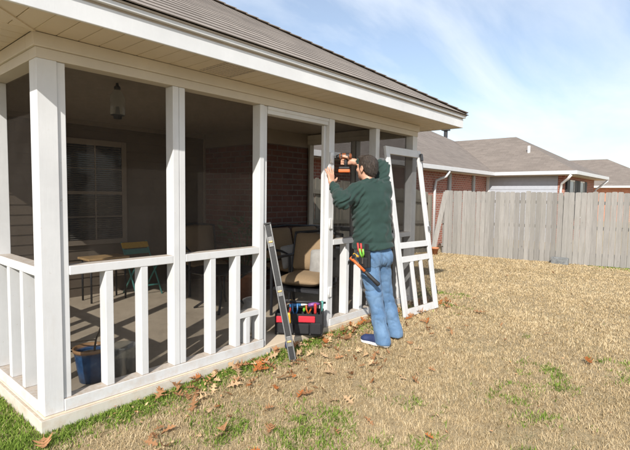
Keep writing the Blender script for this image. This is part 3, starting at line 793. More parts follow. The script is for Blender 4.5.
def patio_seat(root, c, fwd, wid, ncush, back_h=.42, depth=.62, arms=True):
    c = np.array((c[0],c[1],0.)); f = unit((*fwd,0)); r = np.array((f[1],-f[0],0.)); Z = np.array((0,0,1.))
    for i in range(ncush):
        o = r*(wid*((i+.5)/ncush-.5)); w = wid/ncush-.02
        cushion(c+o+Z*.385, r*w, f*depth, Z*.13, 'seat_cushion', BF, root)
        cushion(c+o-f*(depth/2-.04)+Z*(.44+back_h/2), r*w, (Z*back_h-f*.11), f*.13+Z*.03, 'back_cushion', BF, root)
    fr = MB()
    for sg in (-1,1):
        e = c+r*sg*(wid/2+.03)
        fr.tube([e+f*depth*.46, e+f*depth*.46+Z*.58, e+f*depth*.2+Z*.61, e-f*depth*.5+Z*.60],.016,8)
        fr.tube([e-f*depth*.62, e-f*depth*.45+Z*.32, e-f*(depth*.56+.06)+Z*.86],.016,8)
    fr.bar(c+f*depth*.46-r*wid/2+Z*.30, c+f*depth*.46+r*wid/2+Z*.30,.03,.03); fr.bar(c-f*depth*.46-r*wid/2+Z*.30, c-f*depth*.46+r*wid/2+Z*.30,.03,.03)
    fr.tube([c-f*(depth*.56+.05)-r*(wid/2+.03)+Z*.85, c-f*(depth*.58+.06)+Z*.88, c-f*(depth*.56+.05)+r*(wid/2+.03)+Z*.85],.016,8)
    fr.obox(c+Z*.31, r*wid, f*depth*.9, Z*.012)
    fr.build('chair_frame', DM, root, smooth=False)
lsr = empty('loveseat', (3.60,1.3,0), 'beige cushioned patio loveseat with black metal frame against the brick wall', 'loveseat')
patio_seat(lsr, (3.56,1.22), (-.10,-1), .98, 2)
acr = empty('patio_armchair', (2.93,.50,0), 'beige patio armchair just inside the doorway, its seat cushion half in sun', 'armchair')
patio_seat(acr, (2.80,.53), (-.80,-.28), .52, 1, depth=.56)
pw = cushion((3.00,.42,.54), (.14,-.34,.03), (.05,.02,.32), (.11,.045,-.02), 'throw_pillow', M['pillow_cloth'], None); tag(pw, 'pale grey throw pillow on the armchair seat by the doorway', 'pillow')
pw = cushion((3.20,1.12,.54), (.36,-.02,.03), (.0,.06,.28), (.0,.11,-.02), 'throw_pillow', M['pillow_cloth'], None); tag(pw, 'grey throw pillow at the left end of the loveseat', 'pillow')
pcr = empty('patio_chair', (2.85,2.35,0), 'beige patio chair back by the wall corner behind the second screen', 'chair')
patio_seat(pcr, (2.72,2.30), (-.3,-1), .50, 1)
ct = empty('patio_table', (2.3,1.35,0), 'low round dark patio table with curved legs on the porch', 'table')
MB().lathe([(.001,.43),(.36,.43),(.375,.44),(.36,.452),(.001,.452)],(2.3,1.35,0),32,caps=False).build('table_top', DM, ct, smooth=False)
for k in range(4):
    a = math.pi/4+k*H; dx, dy = math.cos(a), math.sin(a)
    MB().tube([(2.3+dx*.30,1.35+dy*.30,.43),(2.3+dx*.12,1.35+dy*.12,.28),(2.3+dx*.15,1.35+dy*.15,.12),(2.3+dx*.32,1.35+dy*.32,.0)],.014,8).build('leg', DM, ct, smooth=True)
pp = empty('potted_plant', (2.80,1.55,0), 'dark green leafy potted plant behind the second screen', 'potted plant')
MB().lathe([(.10,0),(.14,.28),(.15,.28),(.15,.32),(.12,.32)],(2.80,1.55,0),20).build('pot_body', M['terracotta'], pp, smooth=True)
lf = MB()
for k in range(130):
    a = random.random()*6.28; r0 = random.random()**.6*.26; z = .40+random.random()*.58
    c = np.array((2.80+r0*math.cos(a),1.55+r0*math.sin(a),z)); d = unit((math.cos(a)+random.gauss(0,.4),math.sin(a)+random.gauss(0,.4),random.gauss(.2,.5))); u = unit(np.cross(d,(random.gauss(0,1),random.gauss(0,1),1)))
    l = .07+.05*random.random(); lf.quad(c, c+d*l*.5+u*l*.22, c+d*l, c+d*l*.5-u*l*.22)
for k in range(9):
    a = k*.7; lf.tube([(2.80,1.55,.3),(2.80+.08*math.cos(a),1.55+.08*math.sin(a),.6),(2.80+.18*math.cos(a),1.55+.18*math.sin(a),.85)],.005,5)
lf.build('foliage', M['leaf_dark'], pp)
sk = MB(); prof = [(.001,.0),(.11,.002),(.135,.06),(.125,.15),(.10,.22),(.075,.27),(.09,.31),(.05,.325),(.001,.32)]
sk.lathe(prof,(1.93,.42,0),22,caps=False); o = sk.build('cloth_sack', M['grey_sack'], smooth=True); tag(o, 'pale grey lumpy sack on the porch floor behind the small pet door', 'sack')

# ------------------------------------------------------------------ grass
CAMX, CAMY = -.931, -2.860
def blade_mesh(name, P, hgt, wid, lean, az, tone, mat, label):
    n = len(P); X, Y = P[:,0], P[:,1]; Z = ground(X, Y)-.004
    fx = np.cos(az); fy = np.sin(az)
    wa = az+np.pi/2+rng.normal(0,.5,n); sx = np.cos(wa)*wid/2; sy = np.sin(wa)*wid/2
    h1 = hgt*.55; l1 = lean*hgt*.35; h2 = hgt*(1-.35*np.clip(lean,0,1.6)*.9).clip(.25,1); l2 = lean*hgt
    v = np.empty((n,5,3))
    v[:,0] = np.stack([X-sx,Y-sy,Z],1); v[:,1] = np.stack([X+sx,Y+sy,Z],1)
    mx, my = X+fx*l1, Y+fy*l1
    v[:,2] = np.stack([mx+sx*.8,my+sy*.8,Z+h1*np.clip(1-.25*lean,.4,1)],1); v[:,3] = np.stack([mx-sx*.8,my-sy*.8,Z+h1*np.clip(1-.25*lean,.4,1)],1)
    v[:,4] = np.stack([X+fx*l2,Y+fy*l2,Z+h2],1)
    me = bpy.data.meshes.new(name); nv = n*5
    me.vertices.add(nv); me.vertices.foreach_set('co', v.reshape(-1))
    b = np.arange(n)*5
    loops = np.stack([b,b+1,b+2,b+3,b+3,b+2,b+4],1).reshape(-1)
    me.loops.add(n*7); me.loops.foreach_set('vertex_index', loops.astype(np.int32))
    ls = np.stack([np.arange(n)*7, np.arange(n)*7+4],1).reshape(-1)
    me.polygons.add(n*2); me.polygons.foreach_set('loop_start', ls.astype(np.int32))
    me.update(calc_edges=True)
    a = me.attributes.new('tone','FLOAT','FACE'); a.data.foreach_set('value', np.repeat(tone,2).astype(np.float32))
    me.materials.append(mat); o = bpy.data.objects.new(name, me); COL.objects.link(o)
    tag(o, label, 'grass', kind='stuff')
def outside(P):
    x, y = P[:,0], P[:,1]
    return ~((x > -.034) & (x < 4.26) & (y > -.036))
def greenness(x, y):
    n = .6*vn2(x*1.6+3, y*1.6+7)+.4*vn2(x*4.7+1, y*4.7)
    gsc = (x < 5.5)*np.clip((n-.68)*4, 0, .4)*np.clip(1.6*vn2(x*8+2,y*8)-.3,0,1)
    for cx, cy, r, a in ((2.97,-1.86,.16,.7),(2.49,-1.85,.11,.5),(2.30,-1.80,.12,.5),(2.79,-2.04,.10,.4),(2.14,-2.10,.13,.55),(1.01,-1.06,.22,.5),(.70,-.78,.25,.36),(1.79,-1.43,.12,.3),(3.3,-2.5,.2,.3)):
        gsc = np.maximum(gsc, a*np.exp(-((x-cx)**2+(y-cy)**2)/r**2)*np.clip(2.2*vn2(x*10,y*10)-.45,0,1))
    strip = np.exp(-(np.maximum(-y-.03,0)/.17)**2)*((y < .02) & (x > -.3) & (x < 4.1))*(1-sstep(1.9,3.4,x)*.75)
    strip = np.clip(strip*(.6+1.3*vn2(x*5,y*5+3)),0,1)
    left = ((x < .0) & (y > -.18)).astype(float)*(.75+.25*vn2(x*3,y*3))
    back = np.exp(-((x-(12.2-.145*y))/.5)**2)*np.clip(vn2(x*2,y*1.2)*1.6-.5,0,1)*.7*(y < .1)
    return np.clip(np.maximum.reduce([gsc, strip, left, back]), 0, 1)
def sample(n, r0, r1, a0, a1):
    # area-uniform in a ring sector (heading measured from +y towards +x)
    r = np.sqrt(rng.random(n)*(r1*r1-r0*r0)+r0*r0); a = np.radians(a0+rng.random(n)*(a1-a0))
    return np.stack([CAMX+r*np.sin(a), CAMY+r*np.cos(a)],1)
def sow():
    Ps = []
    for r0, r1, dens in ((1.5,2.8,15000),(2.8,4.2,12000),(4.2,6,7500),(6,8.5,4200),(8.5,11.5,2400),(11.5,14.5,1300)):
        area = .5*math.radians(96)*(r1*r1-r0*r0); Ps.append(sample(int(area*dens), r0, r1, 2, 98))
    P = np.concatenate(Ps); P = P[outside(P)]
    x, y = P[:,0], P[:,1]
    P = P[x < 12.2-.145*y]; x, y = P[:,0], P[:,1]
    r = np.hypot(x-CAMX, y-CAMY)
    g = greenness(x, y); isg = rng.random(len(P)) < g*.85
    clump = .5*vn2(x*11,y*11)+.5*vn2(x*26+4,y*26)
    # tan
    T_ = P[~isg]; n = len(T_); rr = r[~isg]; cl = clump[~isg]
    keep = rng.random(n) < np.clip(.25+1.3*cl, .3, 1) ; T_ = T_[keep]; rr = rr[keep]; cl = cl[keep]; n = len(T_)
    hgt = (.016+.024*rng.random(n))*(.6+.8*cl); wid = np.maximum(.0022, .00105*rr)*(.7+.6*rng.random(n))
    big = vn2(T_[:,0]*2.1+8,T_[:,1]*2.1)*.6+vn2(T_[:,0]*.8,T_[:,1]*.8+5)*.4
    tone = np.clip(rng.normal(.55,.24,n)+(cl-.5)*.5+(big-.5)*.35, 0, 1)
    blade_mesh('dormant_grass', T_, hgt, wid, np.abs(rng.normal(.75,.5,n)), rng.random(n)*6.283, tone, M['grass_tan'], 'dry straw coloured winter lawn grass')
    G = P[isg]; rr = r[isg]; G = np.concatenate([G, G+rng.normal(0,.012,G.shape)]); rr = np.concatenate([rr,rr]); m = outside(G); G = G[m]; rr = rr[m]; n = len(G)
    hgt = .018+.030*rng.random(n); wid = np.maximum(.0055, .0014*rr)*(.7+.8*rng.random(n))
    blade_mesh('green_weeds', G, hgt, wid, np.abs(rng.normal(.8,.45,n)), rng.random(n)*6.283, np.clip(rng.normal(.55,.24,n),0,1), M['grass_green'], 'low green weeds and new grass among the dry lawn')
sow()

# ------------------------------------------------------------------ fallen leaves
def leaf_mesh(i, mat):
    r = random.Random(50+i); lobes = []
    L = 1.0; N_ = 5
    pts_r = [(.0,.02)]
    for t, w in ((.10,.20),(.34,.40),(.62,.34)):
        w *= r.uniform(.8,1.15)
        pts_r += [(t,.06+.03*r.random()),(t+.06,w*.55),(t+.12,w*.95),(t+.145,w),(t+.16,w*.80),(t+.175,w*.42),(t+.20,.10+.02*r.random())]
    pts_r += [(.88,.12),(.93,.13),(1.0,.0)]
    vs = []; fs = []
    curl = r.uniform(.35,1.5); bend = r.uniform(-.6,.9); tw = r.uniform(-.5,.5)
    def P(t, w):
        x = t-.45; z = curl*(w*w)*1.3+bend*x*x*.6+tw*x*w*.9
        return (x, w*(1-.25*curl*abs(w)), z)
    for t, w in pts_r:
        vs += [P(t+r.uniform(-.012,.012),-w*r.uniform(.88,1.08)), P(t-.02-w*.12,0), P(t+r.uniform(-.012,.012),w*r.uniform(.88,1.08))]
    m = len(pts_r)
    for k in range(m-1):
        a = 3*k; fs += [(a,a+1,a+4,a+3),(a+1,a+2,a+5,a+4)]
    b = len(vs); vs += [(-.45,-.012,0),(-.45,.012,0),(-.70,.01,.06),(-.70,-.008,.06)]; fs.append((b,b+1,b+2,b+3))
    me = bpy.data.meshes.new('fallen_leaf'); me.from_pydata(vs,[],fs); me.materials.append(mat)
    me.polygons.foreach_set('use_smooth',[True]*len(me.polygons)); return me
LM = [leaf_mesh(i, M[k]) for i, k in enumerate(['leaf_brown','leaf_brown','leaf_pale','leaf_pale','leaf_rust','leaf_brown','leaf_pale','leaf_brown'])]
PALE = (2,3,6)
def put_leaf(x, y, size, label, group, k=None, flat=.35):
    k = random.randrange(len(LM)) if k is None else k
    o = bpy.data.objects.new('fallen_leaf', LM[k]); COL.objects.link(o)
    o.location = (x, y, g1(x,y)+.020+random.random()*.022); o.scale = (size,)*3
    o.rotation_euler = (random.gauss(0,flat), random.gauss(0,flat), random.random()*6.283)
    tag(o, label, 'leaf', group)
DRIFT = 'dry brown oak leaf in the drift along the foot of the porch slab'
LAWN = 'single dry oak leaf scattered on the open lawn'
count = 0
while count < 190:
    x = random.uniform(.35,4.9); y = -.05-abs(random.gauss(0,.20))
    dens = .10+.9*math.exp(-((x-2.1)/.75)**2)+.9*math.exp(-((x-3.1)/.6)**2)+.55*math.exp(-((x-1.2)/.4)**2)+.4*math.exp(-((x-4.2)/.5)**2)
    if random.random() > dens or (x-2.51)**2+(y+.5)**2 < .02: continue
    put_leaf(x, y, random.uniform(.065,.115), DRIFT, 'leaves drifted along the slab', flat=.45); count += 1
count = 0
while count < 110:
    if random.random() < .72: x = random.gauss(1.7,.85); y = -.45-abs(random.gauss(0,.45))
    else:
        a = math.radians(random.uniform(18,86)); r = random.uniform(2.2,11); x = CAMX+r*math.sin(a); y = CAMY+r*math.cos(a)
    if y > -.3 and x < 4.4: continue
    if x > 12-.145*y or y > 3: continue
    if (x-2.51)**2+(y+.5)**2 < .03 or (x-2.92)**2+(y+.55)**2 < .03: continue
    put_leaf(x, y, random.uniform(.05,.092), LAWN, 'leaves scattered on the lawn'); count += 1
for x, y, s_, k, lab in ((-.06,-.16,.13,1,'large brown oak leaf on the green weeds at the porch corner'),(3.45,-2.10,.115,4,'bright rust orange leaf alone on the lawn at the right'),(1.75,-.69,.15,3,'big pale star shaped oak leaf on the lawn below the doorway'),(4.35,-.82,.14,7,'brown curled leaf on the lawn right of the leaning door')):
    put_leaf(x, y, s_, lab, None, k, .2)
def litter():
    mb = MB(); n = 900
    for i in range(n):
        x = random.uniform(.3,5.2) if i < 620 else random.uniform(.2,8); y = -.04-abs(random.gauss(0,.22)) if i < 620 else random.uniform(-3,-.2)
        if y > -.04 and x < 4.3: continue
        s_ = random.uniform(.005,.015); a = random.random()*6.28; z = g1(x,y)+.016+random.random()*.016
        u = np.array((math.cos(a),math.sin(a),random.gauss(0,.3)))*s_; w = np.array((-math.sin(a),math.cos(a),random.gauss(0,.3)))*s_*.6; c = np.array((x,y,z)); mb.t = random.random()
        mb.quad(c-u, c+w*.8, c+u, c-w)
    m_tone('litter', [(0,(.20,.09,.035)),(.5,(.42,.23,.11)),(1,(.58,.40,.22))])
    o = mb.build('leaf_litter', M['litter']); tag(o, 'crumbled bits of dry leaf strewn in the grass by the slab', 'leaf litter', kind='stuff')
litter()

#PERSON-BEGIN
# ------------------------------------------------------------------ the man (one skin surface, clothes over it)
class Field:
    """distance field on a grid; shapes blend smoothly, mesh() takes the zero surface"""
    def __init__(s, lo, hi, h):
        s.lo = np.array(lo, float); s.h = h
        s.n = np.ceil((np.array(hi)-s.lo)/h).astype(int)+1
        s.d = np.full(s.n, .25, np.float32)
    def sub(s, lo, hi, pad):
        a = np.clip(np.floor((np.array(lo)-pad-s.lo)/s.h).astype(int), 0, s.n-1); b = np.clip(np.ceil((np.array(hi)+pad-s.lo)/s.h).astype(int)+1, 1, s.n)
        sl = tuple(slice(i, j) for i, j in zip(a, b))
        ax = [s.lo[k]+s.h*np.arange(a[k], b[k]) for k in range(3)]
        return sl, np.stack(np.meshgrid(*ax, indexing='ij'), -1)
    def put(s, lo, hi, fn, k=.02, pad=.06, op='add'):
        sl, P = s.sub(lo, hi, pad)
        if 0 in P.shape: return s
        d = fn(P); e = s.d[sl]
        if op == 'cut': d = -d
        if k > 0:
            if op == 'add': hh = np.clip(.5+.5*(e-d)/k, 0, 1); r = e*(1-hh)+d*hh-k*hh*(1-hh)
            else: hh = np.clip(.5-.5*(e-d)/k, 0, 1); r = e*(1-hh)+d*hh+k*hh*(1-hh)
        else: r = np.minimum(e, d) if op == 'add' else np.maximum(e, d)
        s.d[sl] = r; return s
    def cone(s, a, b, ra, rb, k=.02, op='add'):
        a = np.array(a, float); b = np.array(b, float); ab = b-a; L2 = ab@ab; R = max(ra, rb)
        def fn(P):
            v = P-a; t = np.clip((v@ab)/L2, 0, 1); return np.linalg.norm(v-t[...,None]*ab, axis=-1)-(ra+(rb-ra)*t)
        return s.put(np.minimum(a,b)-R, np.maximum(a,b)+R, fn, k, .05, op)
    def chain(s, pts, rs, k=.02):
        for i in range(len(pts)-1): s.cone(pts[i], pts[i+1], rs[i], rs[i+1], k)
        return s
    def ell(s, c, rad, ax=None, k=.02, op='add'):
        c = np.array(c, float); rad = np.array(rad, float); A = np.eye(3) if ax is None else np.array(ax, float); R = rad.max()
        def fn(P):
            q = (P-c)@A.T; k0 = np.linalg.norm(q/rad, axis=-1); k1 = np.linalg.norm(q/(rad*rad), axis=-1)+1e-6; return k0*(k0-1)/k1
        return s.put(c-R, c+R, fn, k, .05, op)
    def loft(s, lev, k=.03, heading=0.0):
        """lev: (z, cx, cy, half width, half depth, heading)"""
        L = np.array(lev, float); z = L[:,0]
        def fn(P):
            zz = np.clip(P[...,2], z[0], z[-1]); g = lambda i: np.interp(zz, z, L[:,i])
            dx = P[...,0]-g(1); dy = P[...,1]-g(2); h = g(5); w = g(3); t = g(4)
            u = dx*np.cos(h)-dy*np.sin(h); v = dx*np.sin(h)+dy*np.cos(h)
            q = (np.abs(u/w)**2.4+np.abs(v/t)**2.4)**(1/2.4); d = (q-1)*np.minimum(w,t)
            dz = np.maximum(z[0]-P[...,2], P[...,2]-z[-1]); return np.where(dz > 0, np.sqrt(np.maximum(d,0)**2+dz**2), np.maximum(d, dz*.999+0*d))
        R = L[:,3].max()
        return s.put((L[:,1].min()-R, L[:,2].min()-R, z[0]), (L[:,1].max()+R, L[:,2].max()+R, z[-1]), fn, k)
    def wrinkle(s, fn, lo=None, hi=None):
        lo = s.lo if lo is None else lo; hi = s.lo+s.h*(s.n-1) if hi is None else hi
        sl, P = s.sub(lo, hi, 0); s.d[sl] += fn(P).astype(np.float32); return s
    def mesh(s, name, mat, parent=None, relax=1):
        d = s.d; sg = d < 0; nx, ny, nz = d.shape
        cs = np.zeros((nx-1,ny-1,nz-1), np.int8)
        for i in (0,1):
            for j in (0,1):
                for k in (0,1): cs += sg[i:nx-1+i, j:ny-1+j, k:nz-1+k]
        act = (cs > 0) & (cs < 8); idx = np.full(cs.shape, -1, np.int64); C = np.argwhere(act); idx[act] = np.arange(len(C))
        acc = np.zeros((len(C),3)); cnt = np.zeros(len(C))
        cor = [np.array(o) for o in ((0,0,0),(1,0,0),(0,1,0),(0,0,1),(1,1,0),(1,0,1),(0,1,1),(1,1,1))]
        val = {tuple(o): d[tuple((C+o).T)] for o in cor}
        for o in cor:
            for ax in range(3):
                if o[ax]: continue
                p = o.copy(); p[ax] = 1; a = val[tuple(o)]; b = val[tuple(p)]; m = (a < 0) != (b < 0)
                t = np.zeros(len(C)); t[m] = a[m]/(a[m]-b[m]); q = np.tile(o.astype(float), (len(C),1)); q[:,ax] += t; acc[m] += q[m]; cnt[m] += 1
        V = s.lo + s.h*(C+acc/np.maximum(cnt,1)[:,None]); F = []
        for ax in range(3):
            b_, c_ = [(1,2),(2,0),(0,1)][ax]
            a = sg; sl0 = [slice(None)]*3; sl1 = [slice(None)]*3; sl0[ax] = slice(0,-1); sl1[ax] = slice(1,None)
            cr = a[tuple(sl0)] != a[tuple(sl1)]; E = np.argwhere(cr); E = E[(E[:,b_] > 0) & (E[:,c_] > 0) & (E[:,b_] < d.shape[b_]-1) & (E[:,c_] < d.shape[c_]-1)]
            ins = sg[tuple(E.T)]; eb = np.zeros(3,int); eb[b_] = 1; ec = np.zeros(3,int); ec[c_] = 1
            q = np.stack([idx[tuple((E-o).T)] for o in (eb+ec, ec, 0*eb, eb)], 1); q[~ins] = q[~ins][:, ::-1]; F.append(q)
        F = np.concatenate(F); F = F[(F >= 0).all(1)]
        for _ in range(relax):
            nb = np.zeros_like(V); c = np.zeros(len(V))
            for k in range(4):
                np.add.at(nb, F[:,k], V[F[:,(k+1)%4]]+V[F[:,(k+3)%4]]); np.add.at(c, F[:,k], 2)
            V = V*.4+.6*nb/np.maximum(c,1)[:,None]
        off = root_loc(parent) if parent is not None else np.zeros(3)
        me = bpy.data.meshes.new(name); me.from_pydata((V-off).tolist(), [], F.tolist()); me.materials.append(mat)
        me.polygons.foreach_set('use_smooth', [True]*len(F))
        o = bpy.data.objects.new(name, me); COL.objects.link(o)
        if parent is not None: o.parent = parent
        return o
L3 = rng.random((32,32,32)).astype(np.float32)
def vn3(P):
    i = np.floor(P).astype(int); f = P-i; f = f*f*(3-2*f); r = 0
    for a in (0,1):
        for b in (0,1):
            for c in (0,1):
                r = r + L3[(i[...,0]+a)%32,(i[...,1]+b)%32,(i[...,2]+c)%32]*(f[...,0] if a else 1-f[...,0])*(f[...,1] if b else 1-f[...,1])*(f[...,2] if c else 1-f[...,2])
    return r-.5

def person():
    A = np.array
    gL = g1(2.55,-.55)+.012; gR = g1(2.87,-.53)+.012
    hT = math.radians(27)
    ankL, ankR = A((2.555,-.630,gL+.085)), A((2.840,-.585,gR+.085))
    kneL, kneR = A((2.560,-.530,.385)), A((2.795,-.488,.395))
    hipL, hipR = A((2.575,-.428,.83)), A((2.728,-.475,.83))
    shL, shR = A((2.552,-.325,1.335)), A((2.830,-.425,1.350))
    elL, wrL = A((2.335,-.318,1.245)), A((2.478,-.092,1.395))
    elR, wrR = A((2.955,-.330,1.575)), A((2.722,-.162,1.622))
    neck = A((2.700,-.362,1.415)); head = A((2.712,-.318,1.560))
    hh = math.radians(9); F = unit((math.sin(hh),math.cos(hh),.05)); Rt = unit(np.cross(F,(0,0,1))); Up = np.cross(Rt,F)
    HA = A((Rt,F,Up))
    hp = lambda r,f,u: head+Rt*r+F*f+Up*u
    # ---- body
    b = Field((2.18,-.80,-.12),(3.08,.10,1.74),.0052)
    b.loft([(.78,2.652,-.452,.150,.105,hT*.7),(.90,2.652,-.445,.158,.108,hT*.8),(1.02,2.658,-.428,.145,.098,hT),(1.20,2.674,-.402,.160,.105,hT),(1.33,2.690,-.385,.150,.092,hT),(1.39,2.698,-.370,.09,.06,hT)],.03)
    b.chain([hipL,kneL,ankL],[.078,.052,.038]); b.chain([hipR,kneR,ankR],[.078,.052,.038])
    b.cone(ankL+A((0,-.03,-.05)), A((2.545,-.46,gL+.03)),.036,.03); b.cone(ankR+A((-.012,-.03,-.05)), A((2.90,-.44,gR+.03)),.036,.03)
    b.cone(neck-A((0,.02,.05)), hp(0,-.012,-.075), .062,.055,.03)
    b.chain([shL,elL,wrL],[.052,.042,.029]); b.chain([shR,elR,wrR],[.052,.042,.029])
    # head with face
    b.ell(hp(0,-.012,.022),(.074,.096,.092),HA,.02); b.ell(hp(0,.030,-.045),(.058,.066,.070),HA,.03); b.ell(hp(0,.066,-.090),(.028,.026,.020),HA,.02)
    b.cone(hp(0,.088,.010), hp(0,.112,-.026),.009,.013,.012); b.ell(hp(0,.092,.026),(.055,.012,.010),HA,.015)
    for sg in (-1,1):
        b.ell(hp(sg*.032,.096,.008),(.017,.012,.010),HA,.008,'cut'); b.ell(hp(sg*.032,.082,.008),(.012,.012,.011),HA,.002)
        b.ell(hp(sg*.044,.066,-.022),(.022,.022,.020),HA,.02)
        b.ell(hp(sg*.078,-.008,-.012),(.009,.020,.032),HA,.006); b.ell(hp(sg*.084,-.004,-.010),(.006,.011,.020),HA,.004,'cut'); b.ell(hp(sg*.074,-.004,-.040),(.007,.009,.012),HA,.006)
    b.ell(hp(0,.098,-.058),(.024,.010,.008),HA,.006); b.ell(hp(0,.106,-.0585),(.024,.010,.0022),HA,.002,'cut'); b.ell(hp(0,.095,-.068),(.019,.009,.007),HA,.006)
    # left hand, spread against the door jamb
    pc = A((2.520,-.040,1.452)); d0 = unit((.10,.22,1)); sd = unit((1,-.10,-.08))
    b.cone(wrL, pc-d0*.035, .028,.026,.02)
    for k, o in enumerate((-.030,-.010,.010,.030)): b.cone(pc+sd*o*.7-d0*.03, pc+sd*o+d0*.035,.016,.0125,.014)
    for o, l, sp, cu in ((-.031,.066,-.50,.010),(-.011,.082,-.22,.004),(.010,.086,.04,.0),(.031,.078,.30,.0)):
        kn = pc+sd*o+d0*.035; dr_ = unit(d0*1+sd*sp); m1 = kn+dr_*l*.45+A((0,.006,0)); m2 = m1+dr_*l*.33+A((0,.010+cu,0)); m3 = m2+dr_*l*.24+A((0,.010+cu,-.004))
        for q in (m1,m2,m3): q[1] = min(q[1], -.010)
        b.chain([kn,m1,m2,m3],[.0105,.0095,.0085,.0075],.006)
    th0 = pc-d0*.022+sd*.028; th1 = th0+sd*.036+d0*.018; th2 = th1+sd*.020+d0*.024; th1[1] = min(th1[1],-.022); th2[1] = min(th2[1],-.012)
    b.chain([th0,th1,th2],[.014,.011,.0085],.008)
    # right hand closed on the drill handle
    ax_, bx = unit((-.576,.817,0)), unit((.817,.576,0)); hc = A((2.656,-.106,1.632))
    pal = hc-ax_*.030+bx*.014
    b.cone(wrR, pal-ax_*.02, .028,.026,.02)
    for j, zo in enumerate((.028,.009,-.011,-.029)): b.cone(pal-ax_*.012+A((0,0,zo*.8)), hc+bx*.031-ax_*.004+A((0,0,zo)), .016,.0125,.012)
    for j, (zo, l) in enumerate(((.030,.9),(.010,1.0),(-.010,.97),(-.029,.86))):
        k0 = hc+bx*.033-ax_*.002+A((0,0,zo)); k1 = hc+bx*.026+ax_*(.034 if j else .046)+A((0,0,zo)); k2 = hc-bx*.008*l+ax_*(.040 if j else .056)+A((0,0,zo-.003)); k3 = hc-bx*.030*l+ax_*(.018 if j else .044)+A((0,0,zo-.005))
        b.chain([k0,k1,k2,k3],[.0105,.0098,.009,.008],.005)
    t0 = pal+A((0,0,.018))-bx*.022; t1 = hc-bx*.034-ax_*.012+A((0,0,.032)); t2 = hc-bx*.033+ax_*.024+A((0,0,.038))
    b.chain([t0,t1,t2],[.014,.0115,.009],.008)
    body = b.mesh('person', M['skin'], None, 1)
    tag(body, 'man in dark green sweatshirt and blue jeans drilling at the door jamb', 'person')
    # ---- hair
    f = Field(hp(0,0,.02)-.15, hp(0,0,.02)+.15, .0048)
    f.ell(hp(0,-.018,.028),(.082,.101,.095),HA,.0); f.ell(hp(0,-.062,-.030),(.062,.052,.058),HA,.03)
    for sg in (-1,1): f.cone(hp(sg*.074,.022,.02), hp(sg*.073,.018,-.022),.011,.006,.012)
    f.cone(hp(-.035,.062,.098), hp(.04,.058,.100),.020,.020,.03)
    f.ell(hp(0,.125,-.01),(.100,.078,.070),HA,.012,'cut')
    for sg in (-1,1): f.ell(hp(sg*.088,.000,-.018),(.020,.024,.036),HA,.006,'cut')
    f.ell(hp(0,.02,-.10),(.13,.085,.075),HA,.012,'cut'); f.ell(hp(0,-.03,-.165),(.13,.13,.085),HA,.010,'cut')
    f.wrinkle(lambda P: .006*vn3(((P-head)@HA.T)*A((120,40,40))+20)+.005*vn3(((P-head)@HA.T)*A((50,20,20))+31)+.003*vn3(P*150))
    ho = f.mesh('hair', M['hair'], body, 0)
    me = ho.data; st_ = MB(); n_ = len(me.vertices); rr = random.Random(5)
    for _ in range(3200):
        v = me.vertices[rr.randrange(n_)]; P0 = A(v.co); nn = A(v.normal); fl = unit(-F*.6-Up*.9+Rt*rr.gauss(0,.3)+nn*rr.uniform(.05,.35)); L_ = rr.uniform(.010,.020)
        sd_ = unit(np.cross(fl,nn)+1e-6)*.0009; st_.add([P0-sd_,P0+sd_,P0+fl*L_],[(0,1,2)])
    st_.build('hair', M['hair'], body)
    # ---- sweatshirt
    s = Field((2.18,-.70,.74),(3.10,.0,1.72),.0058)
    s.loft([(.775,2.645,-.462,.192,.148,hT*.72),(.83,2.645,-.458,.194,.149,hT*.78),(.90,2.647,-.447,.189,.140,hT*.85),(1.02,2.655,-.426,.180,.128,hT),(1.15,2.668,-.408,.188,.130,hT),(1.27,2.682,-.393,.190,.126,hT),(1.34,2.690,-.385,.170,.108,hT),(1.385,2.697,-.376,.115,.084,hT),(1.415,2.699,-.368,.078,.070,hT)],.04)
    s.chain([shL+A((.05,-.01,.0)),shL,elL,wrL+(elL-wrL)*.12],[.085,.078,.062,.044],.05)
    s.chain([shR-A((.05,-.01,.0)),shR,elR,wrR+(elR-wrR)*.16],[.085,.080,.064,.045],.05)
    s.cone(A((2.770,-.405,1.35)), neck+A((.0,.0,-.01)),.07,.06,.05); s.cone(A((2.62,-.352,1.345)), neck+A((.0,.0,-.01)),.07,.06,.05)
    def wr_s(P):
        x, y, z = P[...,0], P[...,1], P[...,2]; q = vn3(P*A((9,9,14))); 
        o = (.016*vn3(P*A((7,7,9))+3)+.010*vn3(P*A((17,17,24))+9))*np.clip((z-.82)/.06,.12,1)
        drag = np.sin((z*36+x*22+q*6))*.0042*np.exp(-((z-1.05)/.22)**2)
        drag2 = np.sin((z*30-x*34+q*7))*.0052*np.exp(-((z-1.24)/.10)**2)
        hemb = .006*np.exp(-((z-.872)/.010)**2)-.004*np.exp(-((z-.825)/.03)**2)+.010*np.sin(x*50+y*34+q*4)*np.exp(-((z-.93)/.06)**2)*.55
        arm = np.where((x < 2.53)|(z > 1.42), .0075*np.sin((z+y*.8-x*.6)*95+q*8), 0)
        return o+drag+drag2+hemb+arm*.8
    s.wrinkle(wr_s)
    # neckline and hem left open
    s.put(neck-.06, neck+.12, lambda P: np.linalg.norm(P-(neck+A((.002,.008,.092))), axis=-1)-.074, .006, .02, 'cut')
    s.put((2.3,-.75,.70),(3.0,-.2,.84), lambda P: P[...,2]-(.815+.012*np.sin(P[...,0]*14+1)), .008, .0, 'cut')
    s.mesh('sweatshirt', M['shirt_cloth'], body, 1)
    c = MB(); 
    # ---- jeans
    j = Field((2.36,-.78,-.08),(3.04,-.28,.93),.0058)
    j.loft([(.70,2.652,-.452,.160,.116,hT*.65),(.77,2.652,-.452,.163,.118,hT*.7),(.83,2.652,-.450,.150,.108,hT*.75),(.89,2.652,-.446,.150,.108,hT*.8)],.03)
